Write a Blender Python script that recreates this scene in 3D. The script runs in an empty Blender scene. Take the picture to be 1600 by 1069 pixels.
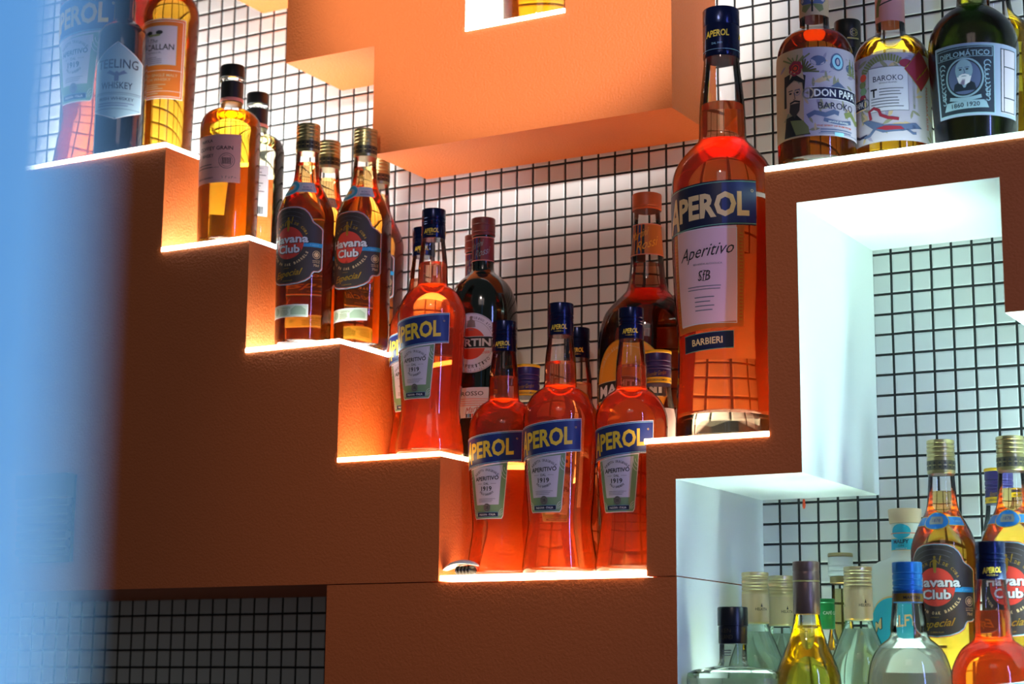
import bpy, bmesh, math, random
from mathutils import Vector, Matrix
random.seed(4)
S = bpy.context.scene
COL = S.collection
PI = math.pi

# ------------------------------------------------------------------ camera, world, lights, exposure
YAW, PITCH, ROLL = math.radians(-29.45356), math.radians(10.58912), math.radians(0.47754)
CAM = Vector((1.41608, -2.16409, -0.70467))
F = Vector((math.sin(YAW) * math.cos(PITCH), math.cos(YAW) * math.cos(PITCH), math.sin(PITCH)))
R0 = Vector((math.cos(YAW), -math.sin(YAW), 0))
U0 = R0.cross(F)
RIGHT = math.cos(ROLL) * R0 + math.sin(ROLL) * U0
UP = -math.sin(ROLL) * R0 + math.cos(ROLL) * U0
cd = bpy.data.cameras.new('camera')
cam = bpy.data.objects.new('camera', cd)
COL.objects.link(cam)
cam.matrix_world = Matrix(((RIGHT.x, UP.x, -F.x, CAM.x), (RIGHT.y, UP.y, -F.y, CAM.y), (RIGHT.z, UP.z, -F.z, CAM.z), (0, 0, 0, 1)))
cd.sensor_width = 36
cd.lens = 2915.58 / 1600 * 36
cd.clip_start = 0.02
cd.dof.use_dof = True
cd.dof.focus_distance = 2.22
cd.dof.aperture_fstop = 6.3
S.camera = cam

S.view_settings.view_transform = 'Standard'
S.view_settings.look = 'None'
S.view_settings.gamma = 1
S.view_settings.exposure = 0.0
S.cycles.max_bounces = 20
S.cycles.transmission_bounces = 16
S.cycles.glossy_bounces = 6
S.cycles.diffuse_bounces = 4
S.cycles.transparent_max_bounces = 24
S.cycles.use_denoising = True
S.cycles.sample_clamp_indirect = 6.0

w = bpy.data.worlds.new('dim_bar')
S.world = w
w.use_nodes = True
w.node_tree.nodes['Background'].inputs[0].default_value = (0.92, 1.0, 0.95, 1)
w.node_tree.nodes['Background'].inputs[1].default_value = 0.08


def lamp(name, kind, loc, target, power, color, **kw):
    d = bpy.data.lights.new(name, kind)
    d.energy = power
    d.color = color
    for k, v in kw.items():
        setattr(d, k, v)
    o = bpy.data.objects.new(name, d)
    COL.objects.link(o)
    o.location = loc
    o.rotation_euler = (Vector(target) - Vector(loc)).to_track_quat('-Z', 'Y').to_euler()
    return o


# added fill spot for the upper block, warm ceiling spot on the bottles, a vertical blue light tube in the room, general soft room light
lamp('upper_block_fill', 'SPOT', (0.85, -2.35, 0.55), (0.30, -0.14, 0.325), 315, (1.0, 1.0, 0.95), spot_size=math.radians(19), spot_blend=0.38, shadow_soft_size=0.05)  # added to brighten the hanging block's face, no known fixture
lamp('bottle_spot', 'SPOT', (1.15, -2.2, 1.1), (0.36, -0.22, -0.34), 30, (1.0, 0.84, 0.76), spot_size=math.radians(23), spot_blend=1.0, shadow_soft_size=0.03)
lamp('room_light', 'AREA', (1.3, -2.3, 0.9), (0.5, 0, -0.5), 1.7, (1.0, 0.78, 0.74), shape='RECTANGLE', size=0.8, size_y=0.5)
lamp('blue_light_tube', 'AREA', (2.25, -1.15, -0.3), (0.8, -0.15, -0.3), 13, (0.26, 0.34, 1.0), shape='RECTANGLE', size=0.05, size_y=1.6)


# ------------------------------------------------------------------ materials
def lin(c):
    return tuple(((x / 255) / 12.92 if x / 255 <= 0.04045 else ((x / 255 + 0.055) / 1.055) ** 2.4) for x in c) + (1.0,)


MATS = {}


def mat(name, rgb, rough=0.5, metal=0.0, spec=0.5, coat=0.0):
    if name in MATS:
        return MATS[name]
    m = bpy.data.materials.new(name)
    m.use_nodes = True
    b = m.node_tree.nodes['Principled BSDF']
    b.inputs['Base Color'].default_value = lin(rgb)
    b.inputs['Roughness'].default_value = rough
    b.inputs['Metallic'].default_value = metal
    b.inputs['Specular IOR Level'].default_value = spec
    b.inputs['Coat Weight'].default_value = coat
    MATS[name] = m
    return m


def emit(name, rgb, strength):
    m = bpy.data.materials.new(name)
    m.use_nodes = True
    b = m.node_tree.nodes['Principled BSDF']
    b.inputs['Base Color'].default_value = (0.02, 0.02, 0.02, 1)
    b.inputs['Emission Color'].default_value = lin(rgb)
    b.inputs['Emission Strength'].default_value = strength
    MATS[name] = m
    return m


def thin_glass(name, tint=(1, 1, 1), refl=1.0):
    m = bpy.data.materials.new(name)
    m.use_nodes = True
    nt = m.node_tree
    nt.nodes.clear()
    out = nt.nodes.new('ShaderNodeOutputMaterial')
    mix = nt.nodes.new('ShaderNodeMixShader')
    tr = nt.nodes.new('ShaderNodeBsdfTransparent')
    gl = nt.nodes.new('ShaderNodeBsdfGlossy')
    fr = nt.nodes.new('ShaderNodeFresnel')
    mu = nt.nodes.new('ShaderNodeMath')
    mu.operation = 'MULTIPLY'
    mu.inputs[1].default_value = refl
    fr.inputs['IOR'].default_value = 1.5
    tr.inputs['Color'].default_value = tuple(tint) + (1,)
    gl.inputs['Roughness'].default_value = 0.03
    nt.links.new(fr.outputs[0], mu.inputs[0])
    nt.links.new(mu.outputs[0], mix.inputs[0])
    nt.links.new(tr.outputs[0], mix.inputs[1])
    nt.links.new(gl.outputs[0], mix.inputs[2])
    nt.links.new(mix.outputs[0], out.inputs['Surface'])
    MATS[name] = m
    return m


def liquid(name, T, t=0.07, ior=1.36, rough=0.0, glow_mix=0.0, hue=(1, 0.4, 0.1)):
    """clear drink whose colour comes from absorption: T = light left after t metres"""
    m = bpy.data.materials.new(name)
    m.use_nodes = True
    nt = m.node_tree
    b = nt.nodes['Principled BSDF']
    b.inputs['Base Color'].default_value = (1, 1, 1, 1)
    b.inputs['Transmission Weight'].default_value = 1
    b.inputs['Roughness'].default_value = rough
    b.inputs['IOR'].default_value = ior
    sig = [-math.log(max(x, 1e-4)) / t for x in T]
    d = max(sig)
    va = nt.nodes.new('ShaderNodeVolumeAbsorption')
    va.inputs['Density'].default_value = d
    va.inputs['Color'].default_value = (1 - sig[0] / d, 1 - sig[1] / d, 1 - sig[2] / d, 1)
    nt.links.new(va.outputs[0], nt.nodes['Material Output'].inputs['Volume'])
    if glow_mix:      # diffuse colour mixed into the clear drink so it looks lit from within
        df = nt.nodes.new('ShaderNodeBsdfDiffuse')
        df.inputs['Color'].default_value = tuple(hue) + (1,)
        tl = nt.nodes.new('ShaderNodeBsdfTranslucent')
        tl.inputs['Color'].default_value = tuple(hue) + (1,)
        m1 = nt.nodes.new('ShaderNodeMixShader')
        m1.inputs[0].default_value = 0.4
        m2 = nt.nodes.new('ShaderNodeMixShader')
        m2.inputs[0].default_value = glow_mix
        nt.links.new(df.outputs[0], m1.inputs[1])
        nt.links.new(tl.outputs[0], m1.inputs[2])
        nt.links.new(b.outputs[0], m2.inputs[1])
        nt.links.new(m1.outputs[0], m2.inputs[2])
        nt.links.new(m2.outputs[0], nt.nodes['Material Output'].inputs['Surface'])
    MATS[name] = m
    return m


def translucent(name, rgb):
    m = bpy.data.materials.new(name)
    m.use_nodes = True
    nt = m.node_tree
    b = nt.nodes['Principled BSDF']
    b.inputs['Base Color'].default_value = lin(rgb)
    b.inputs['Roughness'].default_value = 0.7
    tl = nt.nodes.new('ShaderNodeBsdfTranslucent')
    tl.inputs['Color'].default_value = lin(rgb)
    mx = nt.nodes.new('ShaderNodeMixShader')
    mx.inputs[0].default_value = 0.55
    nt.links.new(b.outputs[0], mx.inputs[1])
    nt.links.new(tl.outputs[0], mx.inputs[2])
    nt.links.new(mx.outputs[0], nt.nodes['Material Output'].inputs['Surface'])
    MATS[name] = m
    return m


def paint(name, rgb_lin, rough=0.6, bump=0.6, scale=330, dist=0.0018):
    m = bpy.data.materials.new(name)
    m.use_nodes = True
    nt = m.node_tree
    b = nt.nodes['Principled BSDF']
    b.inputs['Base Color'].default_value = tuple(rgb_lin) + (1,)
    b.inputs['Roughness'].default_value = rough
    b.inputs['Specular IOR Level'].default_value = 0.35
    tc = nt.nodes.new('ShaderNodeTexCoord')
    n1 = nt.nodes.new('ShaderNodeTexNoise')
    n1.inputs['Scale'].default_value = scale
    n1.inputs['Detail'].default_value = 3
    bp = nt.nodes.new('ShaderNodeBump')
    bp.inputs['Strength'].default_value = bump
    bp.inputs['Distance'].default_value = dist
    nt.links.new(tc.outputs['Object'], n1.inputs['Vector'])
    nt.links.new(n1.outputs['Fac'], bp.inputs['Height'])
    nt.links.new(bp.outputs[0], b.inputs['Normal'])
    MATS[name] = m
    return m


def tile_material():
    m = bpy.data.materials.new('mosaic_tile')
    m.use_nodes = True
    nt = m.node_tree
    N, L = nt.nodes, nt.links
    b = N['Principled BSDF']
    tc = N.new('ShaderNodeTexCoord')
    sp = N.new('ShaderNodeSeparateXYZ')
    L.new(tc.outputs['Object'], sp.inputs[0])

    def math_(op, a, bb=None, c=None):
        n = N.new('ShaderNodeMath')
        n.operation = op
        for i, v in enumerate((a, bb, c)):
            if v is None:
                continue
            if isinstance(v, (int, float)):
                n.inputs[i].default_value = v
            else:
                L.new(v, n.inputs[i])
        return n.outputs[0]

    P = 0.025
    # slight hand-set irregularity of the lines
    wn = N.new('ShaderNodeTexNoise')
    wn.inputs['Scale'].default_value = 14
    L.new(tc.outputs['Object'], wn.inputs['Vector'])
    wob = math_('MULTIPLY', math_('SUBTRACT', wn.outputs['Fac'], 0.5), 0.0012)
    dist = []
    cells = []
    for ax in ('X', 'Z'):
        s = math_('DIVIDE', math_('ADD', sp.outputs[ax], wob), P)
        cells.append(math_('FLOOR', s))
        f = math_('FRACT', s)
        dist.append(math_('MINIMUM', f, math_('SUBTRACT', 1.0, f)))
    d = math_('MINIMUM', dist[0], dist[1])
    tile = math_('GREATER_THAN', d, 0.060)
    mr = N.new('ShaderNodeMapRange')
    mr.inputs['From Min'].default_value = 0.04
    mr.inputs['From Max'].default_value = 0.12
    L.new(d, mr.inputs['Value'])
    hgt = mr.outputs[0]
    cx = N.new('ShaderNodeCombineXYZ')
    L.new(cells[0], cx.inputs[0])
    L.new(cells[1], cx.inputs[1])
    wh = N.new('ShaderNodeTexWhiteNoise')
    wh.noise_dimensions = '2D'
    L.new(cx.outputs[0], wh.inputs['Vector'])
    val = math_('ADD', math_('MULTIPLY', wh.outputs['Value'], 0.06), 0.74)
    col = N.new('ShaderNodeCombineColor')
    for i in range(3):
        L.new(val, col.inputs[i])
    mix = N.new('ShaderNodeMix')
    mix.data_type = 'RGBA'
    L.new(tile, mix.inputs['Factor'])
    mix.inputs['A'].default_value = (0.012, 0.013, 0.014, 1)
    L.new(col.outputs[0], mix.inputs['B'])
    L.new(mix.outputs['Result'], b.inputs['Base Color'])
    rg = math_('SUBTRACT', 0.85, math_('MULTIPLY', tile, 0.57))
    L.new(rg, b.inputs['Roughness'])
    bp = N.new('ShaderNodeBump')
    bp.inputs['Strength'].default_value = 0.8
    bp.inputs['Distance'].default_value = 0.0012
    L.new(hgt, bp.inputs['Height'])
    L.new(bp.outputs[0], b.inputs['Normal'])
    MATS['tile'] = m
    return m


TERRA = (0.70, 0.158, 0.034)
tile_material()
paint('terracotta_paint', TERRA)
paint('niche_white_paint', (0.80, 0.82, 0.82), 0.5, 0.08)
emit('lit_glass', (245, 255, 250), 18.5)
emit('lit_glass_mint', (218, 255, 243), 6.5)
emit('lit_glass_niche', (214, 255, 242), 70.0)
emit('lit_glass_raised', (205, 255, 240), 17.0)
emit('lit_glass_warm', (255, 212, 160), 10.0)
emit('lit_glass_soft', (255, 218, 176), 9.5)
thin_glass('clear_glass')
thin_glass('mint_glass', (0.90, 1.0, 0.96))
liquid('aperitif_orange', (0.99, 0.44, 0.17), glow_mix=0.24, hue=(0.95, 0.25, 0.065))
liquid('rum_amber', (0.72, 0.25, 0.02), glow_mix=0.07, hue=(0.70, 0.20, 0.02))
liquid('whisky_gold', (0.94, 0.58, 0.04), glow_mix=0.06, hue=(0.85, 0.4, 0.03))
liquid('whisky_pale', (0.96, 0.93, 0.70))
liquid('whisky_amber', (0.88, 0.48, 0.04), glow_mix=0.08, hue=(0.85, 0.36, 0.03))
liquid('vermouth_red', (0.42, 0.05, 0.008), t=0.11, glow_mix=0.03, hue=(0.4, 0.05, 0.01))
liquid('yellow_spirit', (0.93, 0.76, 0.06), glow_mix=0.06, hue=(0.9, 0.7, 0.03))
liquid('clear_spirit', (0.96, 0.98, 0.96), glow_mix=0.24, hue=(0.93, 0.96, 0.88))
liquid('solid_glass', (0.93, 0.98, 0.94), 0.07, 1.45)
liquid('green_bottle_glass', (0.05, 0.10, 0.004), 0.09, 1.4, 0.22)
mat('dark_green_glass', (6, 16, 12), 0.10, 0, 0.6, 0.6)
mat('dark_blue_glass', (14, 20, 30), 0.10, 0, 0.6, 0.5)
mat('black_plastic', (14, 14, 15), 0.35)
mat('black_seal', (24, 20, 20), 0.4)
mat('navy_cap', (12, 24, 66), 0.22, 0.55)
mat('navy', (20, 44, 112), 0.4)
mat('navy_dark', (18, 24, 60), 0.4)
mat('yellow_ink', (244, 206, 62), 0.45)
mat('cream_ink', (240, 205, 150), 0.45)
mat('white_paper', (226, 224, 228), 0.6)
mat('lilac_paper', (206, 200, 212), 0.6)
mat('green_paper', (120, 152, 112), 0.6)
mat('pale_green_paper', (192, 202, 182), 0.6)
mat('black_ink', (26, 26, 30), 0.6)
mat('grey_ink', (112, 110, 120), 0.6)
mat('blue_ink', (40, 60, 120), 0.6)
mat('silver_seal', (150, 146, 140), 0.4, 0.6)
mat('gold_foil', (196, 156, 60), 0.35, 0.7)
mat('gold_cap', (176, 160, 112), 0.3, 0.85)
mat('gold_cap_dark', (92, 84, 66), 0.4, 0.7)
mat('pale_gold_cap', (214, 198, 150), 0.32, 0.75)
mat('pale_gold_cap_matte', (206, 186, 146), 0.5, 0.3)
mat('brown_cap', (120, 96, 88), 0.36, 0.6)
mat('brown_ink', (58, 48, 46), 0.5)
mat('red_disc', (214, 62, 50), 0.5)
mat('sky_blue', (40, 150, 205), 0.5)
mat('pale_blue', (150, 205, 225), 0.5)
mat('cyan_ink', (40, 178, 214), 0.5)
mat('salmon_line', (226, 130, 110), 0.5)
mat('pink_paper', (232, 160, 146), 0.6)
mat('pink_label', (238, 192, 202), 0.6)
mat('orange_label', (200, 104, 30), 0.5)
mat('orange_disc', (240, 160, 40), 0.5)
mat('orange_cap', (198, 84, 36), 0.45)
mat('red_cap', (120, 40, 28), 0.42)
mat('red_paper', (130, 34, 30), 0.5)
mat('martini_red', (222, 70, 36), 0.5)
mat('purple_cap', (58, 48, 110), 0.35, 0.3)
mat('yellow_cap', (236, 196, 40), 0.4)
mat('teal_paper', (110, 168, 150), 0.5)
mat('green_cap', (20, 130, 70), 0.35, 0.2)
mat('blue_cap', (30, 120, 196), 0.35, 0.3)
mat('cork', (206, 180, 150), 0.7)
mat('ceramic_white', (226, 232, 228), 0.3)
mat('olive_ink', (120, 124, 74), 0.6)
mat('mauve_paper', (180, 168, 184), 0.6)
mat('tan_paper', (196, 166, 130), 0.6)
mat('skin_ink', (206, 162, 132), 0.6)
mat('maroon_tag', (150, 40, 58), 0.5)
mat('slate_ink', (84, 96, 132), 0.6)
mat('steel_label', (134, 162, 178), 0.5)
mat('dark_label', (28, 40, 52), 0.5)
mat('barcode', (40, 38, 40), 0.6)
mat('blue_post', (110, 165, 230), 0.4)
translucent('thin_paper', (250, 236, 225))
mat('stamp_green', (146, 164, 138), 0.6)
mat('grey_blue_paper', (140, 150, 178), 0.6)
mat('dusty_leaf', (142, 136, 110), 0.6)
mat('dusty_violet', (146, 134, 160), 0.6)
mat('rust_ink', (190, 70, 40), 0.6)


# ------------------------------------------------------------------ mesh helpers
def link(name, me, mats, parent=None, smooth=None, loc=None):
    if not isinstance(mats, (list, tuple)):
        mats = [mats]
    for m in mats:
        me.materials.append(MATS[m] if isinstance(m, str) else m)
    o = bpy.data.objects.new(name, me)
    COL.objects.link(o)
    if parent is not None:
        o.parent = parent
    if loc is not None:
        o.location = loc
    if smooth is not None:
        me.polygons.foreach_set('use_smooth', [True] * len(me.polygons))
        me.set_sharp_from_angle(angle=math.radians(smooth))
    return o


def obj(name, bm, mats, parent=None, smooth=None, loc=None):
    me = bpy.data.meshes.new(name)
    bmesh.ops.recalc_face_normals(bm, faces=bm.faces)
    bm.to_mesh(me)
    bm.free()
    return link(name, me, mats, parent, smooth, loc)


def root(name, label, cat, loc, group=None):
    o = bpy.data.objects.new(name, None)
    o.empty_display_size = 0.02
    COL.objects.link(o)
    o.location = loc
    o['label'] = label
    o['category'] = cat
    if group:
        o['group'] = group
    return o


def copy_tree(r, loc, label, group=None, scale=1.0, rz=0.0):
    n = r.copy()
    COL.objects.link(n)
    n.location = loc
    n.scale = (scale, scale, scale) if not isinstance(scale, tuple) else scale
    n.rotation_euler.z = rz
    n['label'] = label
    if group:
        n['group'] = group
    for ch in list(r.children):
        c = ch.copy()
        COL.objects.link(c)
        c.parent = n
        for g in list(ch.children):
            d = g.copy()
            COL.objects.link(d)
            d.parent = c
    return n


def chaikin(p, n=2):
    for _ in range(n):
        q = [p[0]]
        for a, b in zip(p, p[1:]):
            q.append((a[0] * .75 + b[0] * .25, a[1] * .75 + b[1] * .25))
            q.append((a[0] * .25 + b[0] * .75, a[1] * .25 + b[1] * .75))
        q.append(p[-1])
        p = q
    return p


def lathe_bm(prof, seg=48, close=False):
    """prof: list of (z, r) from bottom to top; r == 0 makes a pole"""
    bm = bmesh.new()
    rings = []
    for z, r in prof:
        if r < 1e-6:
            rings.append([bm.verts.new((0, 0, z))])
        else:
            rings.append([bm.verts.new((r * math.sin(2 * PI * k / seg), -r * math.cos(2 * PI * k / seg), z)) for k in range(seg)])
    for a, b in zip(rings, rings[1:]):
        for k in range(seg):
            k2 = (k + 1) % seg
            if len(a) == 1 and len(b) == 1:
                continue
            if len(a) == 1:
                bm.faces.new((a[0], b[k], b[k2]))
            elif len(b) == 1:
                bm.faces.new((a[k], a[k2], b[0]))
            else:
                bm.faces.new((a[k], a[k2], b[k2], b[k]))
    return bm


def rfun(prof):
    p = sorted(prof)

    def f(z):
        if z <= p[0][0]:
            return p[0][1]
        for a, b in zip(p, p[1:]):
            if z <= b[0]:
                t = (z - a[0]) / max(b[0] - a[0], 1e-9)
                return a[1] + (b[1] - a[1]) * t
        return p[-1][1]
    return f


def box_bm(x0, x1, y0, y1, z0, z1, bm=None):
    bm = bm or bmesh.new()
    v = [bm.verts.new(c) for c in ((x0, y0, z0), (x1, y0, z0), (x1, y1, z0), (x0, y1, z0), (x0, y0, z1), (x1, y0, z1), (x1, y1, z1), (x0, y1, z1))]
    for f in ((3, 2, 1, 0), (4, 5, 6, 7), (0, 1, 5, 4), (1, 2, 6, 5), (2, 3, 7, 6), (3, 0, 4, 7)):
        bm.faces.new([v[i] for i in f])
    return bm


# ------------------------------------------------------------------ labels wrapped on a surface of revolution
_tc = {}


def text_tris(s, bold, shear, spacing=1.0):
    key = (s, bold, shear, spacing)
    if key in _tc:
        return _tc[key]
    cu = bpy.data.curves.new('lettering_curve', 'FONT')
    cu.body = s
    cu.size = 1
    cu.resolution_u = 2
    cu.offset = bold
    cu.shear = shear
    cu.space_character = spacing
    ob = bpy.data.objects.new('lettering_curve', cu)
    me = ob.to_mesh()
    vs = [(v.co.x, v.co.y) for v in me.vertices]
    me.calc_loop_triangles()
    tr = [tuple(t.vertices) for t in me.loop_triangles]
    ob.to_mesh_clear()
    bpy.data.objects.remove(ob)
    bpy.data.curves.remove(cu)
    _tc[key] = (vs, tr)
    return vs, tr


class Label:
    def __init__(self, rf, R, step=0.0035, face=0.0, lift=0.0003):
        self.rf, self.R, self.step, self.face, self.lift0 = rf, R, step, face, lift
        self.layers = []      # (verts2d, faces, mat, level)

    def add(self, vs, fs, m, lv):
        self.layers.append((vs, fs, m, lv))

    def poly(self, pts, m, lv=1, slope=0.0):
        self.add([(u, v + slope * u) for u, v in pts], [tuple(range(len(pts)))], m, lv)

    def rect(self, u0, u1, v0, v1, m, lv=0, slope=0.0):
        self.poly([(u0, v0), (u1, v0), (u1, v1), (u0, v1)], m, lv, slope)

    def disc(self, u, v, ru, rv, m, lv=1, n=36):
        self.poly([(u + ru * math.cos(2 * PI * k / n), v + rv * math.sin(2 * PI * k / n)) for k in range(n)], m, lv)

    def ring(self, u, v, r, w_, m, lv=2, n=40, a0=0, a1=2 * PI, asp=1.0):
        self.line([(u + r * math.cos(a0 + (a1 - a0) * k / n), v + asp * r * math.sin(a0 + (a1 - a0) * k / n)) for k in range(n + 1)], w_, m, lv)

    def line(self, pts, w_, m, lv=2):
        vs, fs = [], []
        n = len(pts)
        for i, (x, y) in enumerate(pts):
            a = pts[max(i - 1, 0)]
            b = pts[min(i + 1, n - 1)]
            dx, dy = b[0] - a[0], b[1] - a[1]
            l = math.hypot(dx, dy) or 1
            nx, ny = -dy / l * w_ / 2, dx / l * w_ / 2
            vs += [(x + nx, y + ny), (x - nx, y - ny)]
        for i in range(n - 1):
            fs.append((2 * i + 1, 2 * i + 3, 2 * i + 2, 2 * i))
        self.add(vs, fs, m, lv)

    def frame(self, u0, u1, v0, v1, w_, m, lv=2):
        self.rect(u0, u1, v0, v0 + w_, m, lv)
        self.rect(u0, u1, v1 - w_, v1, m, lv)
        self.rect(u0, u0 + w_, v0, v1, m, lv)
        self.rect(u1 - w_, u1, v0, v1, m, lv)

    def text(self, s, u, v, wd, ht, m, lv=3, bold=0.0, shear=0.0, slope=0.0, rot=0.0):
        vs, tr = text_tris(s, bold, shear)
        if not vs:
            return
        x0, x1 = min(p[0] for p in vs), max(p[0] for p in vs)
        y0, y1 = min(p[1] for p in vs), max(p[1] for p in vs)
        kx, ky = wd / (x1 - x0), ht / (y1 - y0)
        out = []
        for x, y in vs:
            a, b = (x - (x0 + x1) / 2) * kx, (y - (y0 + y1) / 2) * ky
            if rot:
                a, b = a * math.cos(rot) - b * math.sin(rot), a * math.sin(rot) + b * math.cos(rot)
            out.append((u + a, v + b + slope * a))
        self.add(out, tr, m, lv)

    def arctext(self, s, u, v, r, size, amid, span, m, lv=3, bold=0.02, inward=False):
        n = len(s)
        for i, ch in enumerate(s):
            if ch == ' ':
                continue
            t = (i / (n - 1) - 0.5) if n > 1 else 0
            a = amid + (t * span if inward else -t * span)
            rot = a - PI / 2 if not inward else a + PI / 2
            self.text(ch, u + r * math.cos(a), v + r * math.sin(a), size * (0.35 if ch in 'I1.' else 0.7), size, m, lv, bold, 0, 0, rot)

    def lines(self, u0, u1, v1, n, dv, ht, m, lv=3, jag=0.25):
        """rows of print too small to read"""
        rnd = random.Random(int((u0 + v1 * 7) * 1e5))
        for k in range(n):
            v = v1 - k * dv
            b = u1 - (u1 - u0) * jag * rnd.random()
            self.rect(u0, b, v - ht, v, m, lv)

    def build(self, name, parent, label=None):
        bm = bmesh.new()
        mats = []
        for vs, fs, m, lv in self.layers:
            if m not in mats:
                mats.append(m)
            mi = mats.index(m)
            b2 = bmesh.new()
            bv = [b2.verts.new((x, y, 0)) for x, y in vs]
            for f in fs:
                try:
                    b2.faces.new([bv[i] for i in f])
                except ValueError:
                    pass
            us = [x for x, _ in vs]
            ws = [y for _, y in vs]
            for lo, hi, no, st in ((min(us), max(us), (1, 0, 0), self.step), (min(ws), max(ws), (0, 1, 0), self.step * 2)):
                k = math.ceil(lo / st)
                while k * st < hi:
                    if k * st > lo + 1e-6:
                        bmesh.ops.bisect_plane(b2, geom=b2.verts[:] + b2.edges[:] + b2.faces[:], plane_co=(k * st * no[0], k * st * no[1], 0), plane_no=no)
                    k += 1
            bmesh.ops.triangulate(b2, faces=b2.faces[:])
            lift = self.lift0 + 0.00012 * lv
            mp = {}
            for vv in b2.verts:
                u, v = vv.co.x, vv.co.y
                t = self.face + u / self.R
                r = self.rf(v) + lift
                mp[vv] = bm.verts.new((r * math.sin(t), -r * math.cos(t), v))
            for f in b2.faces:
                nf = bm.faces.new([mp[x] for x in f.verts])
                nf.material_index = mi
                nf.smooth = True
            b2.free()
        # faces are built facing outwards already where counter-clockwise in (u, v)
        me = bpy.data.meshes.new(name)
        bm.normal_update()
        for f in bm.faces:
            c = f.calc_center_median()
            if f.normal.x * c.x + f.normal.y * c.y < 0:
                f.normal_flip()
        bm.to_mesh(me)
        bm.free()
        o = link(name, me, mats, parent)
        if label:
            o['label'] = label
        return o


# ------------------------------------------------------------------ bottle
def make_bottle(name, label, loc, prof, fill=None, liq=None, glass='clear_glass', group=None, base=0.006, inset=0.0014, seg=56, cat='bottle', smooth_n=2, body_part='glass_body'):
    """prof: [(z, r)...] bottom to top, ends at the mouth under the cap"""
    rt = root(name, label, cat, loc, group)
    rb = prof[0][1]
    full = [(0.003, 0.0), (0.0015, rb * 0.7), (0.0, rb * 0.88)] + chaikin([(0.0008, rb * 0.96)] + prof, smooth_n)
    obj(body_part, lathe_bm(full, seg), glass, rt, 40)
    rf = rfun(full[3:])
    if liq:
        zs = [base + 0.0001]
        zz = sorted(z for z, _ in full[3:] if base < z < fill)
        zs += [z for z in zz if z > base + 0.003]
        zs.append(fill)
        lp = [(base, 0.0), (base, (rf(base) - inset) * 0.94), (base + 0.002, rf(base + 0.002) - inset)] + [(z, rf(z) - inset) for z in zs[1:]] + [(fill, 0.0)]
        obj('liquid', lathe_bm(lp, seg), liq, rt, 40)
    return rt, rf


def make_cap(rt, prof, m, name='cap', label=None, seg=40):
    """closed lathe cap"""
    p = [(prof[0][0], 0.0)] + prof + [(prof[-1][0], 0.0)]
    o = obj(name, lathe_bm(p, seg), m, rt, 35)
    if label:
        o['label'] = label
    return o


def ribbed(z0, z1, r, rings, depth=0.0007, hw=0.0011, bev=0.001):
    """cap outline with pressed-in rings"""
    p = [(z0, r - bev * .6), (z0 + bev, r)]
    for zr in sorted(rings):
        p += [(zr - hw, r), (zr - hw * .4, r - depth), (zr + hw * .4, r - depth), (zr + hw, r)]
    p += [(z1 - bev, r), (z1 - bev * .3, r - bev * .3), (z1, r - bev)]
    return p


# ------------------------------------------------------------------ setting
from mathutils.geometry import tessellate_polygon
YF, YU = -0.26, -0.14


def struct(o):
    o['kind'] = 'structure'
    return o


def prism(name, outer, y0, y1, mats, white=(), hole=None, hole_white=True):
    """outline in (X, Z), counter-clockwise seen from the room; edges listed in `white` get material 1"""
    bm = bmesh.new()
    loops = [outer] + ([hole] if hole else [])
    flat = [p for l in loops for p in l]
    fv = [bm.verts.new((x, y0, z)) for x, z in flat]
    bv = [bm.verts.new((x, y1, z)) for x, z in flat]
    for t in tessellate_polygon([[Vector((x, z, 0)) for x, z in l] for l in loops]):
        for vs in (fv, bv):
            try:
                bm.faces.new([vs[i] for i in t])
            except ValueError:
                pass
    s = 0
    for li, l in enumerate(loops):
        n = len(l)
        for i in range(n):
            a, b = s + i, s + (i + 1) % n
            f = bm.faces.new((fv[a], fv[b], bv[b], bv[a]))
            if (li == 0 and i in white) or (li == 1 and hole_white):
                f.material_index = 1
        s += n
    return struct(obj(name, bm, mats))


struct(obj('wall_back', box_bm(-2.2, 2.2, 0, 0.08, -1.8, 1.3), 'tile'))
mat('floor_stone', (60, 54, 50), 0.5)
struct(obj('floor', box_bm(-2.2, 2.6, -3.6, 0.08, -1.86, -1.8), 'floor_stone'))
SEAM = -0.5775
prism('wall_left', [(-1.7, SEAM), (0.243, SEAM), (0.243, -0.4275), (0.0925, -0.4275), (0.0925, -0.2765), (-0.056, -0.2765), (-0.056, -0.126), (-0.204, -0.126), (-0.204, 0.0215), (-1.7, 0.0215)], YF, -0.0005, ['terracotta_paint'])
prism('wall_right', [(0.5165, SEAM), (0.553, SEAM), (0.553, -0.470), (0.7025, -0.470), (0.7025, -0.1690), (0.9283, -0.1690), (0.9283, -0.3145), (1.7, -0.3145), (1.7, -0.129), (0.6655, -0.129), (0.6655, -0.4285), (0.5165, -0.4285)], YF, -0.0005, ['terracotta_paint', 'niche_white_paint'], white=(1, 2, 3, 4, 5, 6))
prism('wall_lower', [(0.0817, -1.8), (0.553, -1.8), (0.553, SEAM - 0.0012), (0.0817, SEAM - 0.0012)], YF + 0.0006, -0.0005, ['terracotta_paint', 'niche_white_paint'], white=(1,))
prism('wall_upper', [(-0.2455, 0.306), (-0.0955, 0.306), (-0.0955, 0.160), (0.0535, 0.160), (0.0535, 0.006), (0.4975, 0.006), (0.4975, 1.2), (-0.2455, 1.2)], YU, -0.0005, ['terracotta_paint', 'niche_white_paint'], hole=[(0.1975, 0.156), (0.3477, 0.156), (0.3477, 0.306), (0.1975, 0.306)])
prism('wall_niche', [(0.5535, -1.8), (1.7, -1.8), (1.7, -0.8775), (0.5535, -0.8775)], YF, -0.0005, ['niche_white_paint'])


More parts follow.
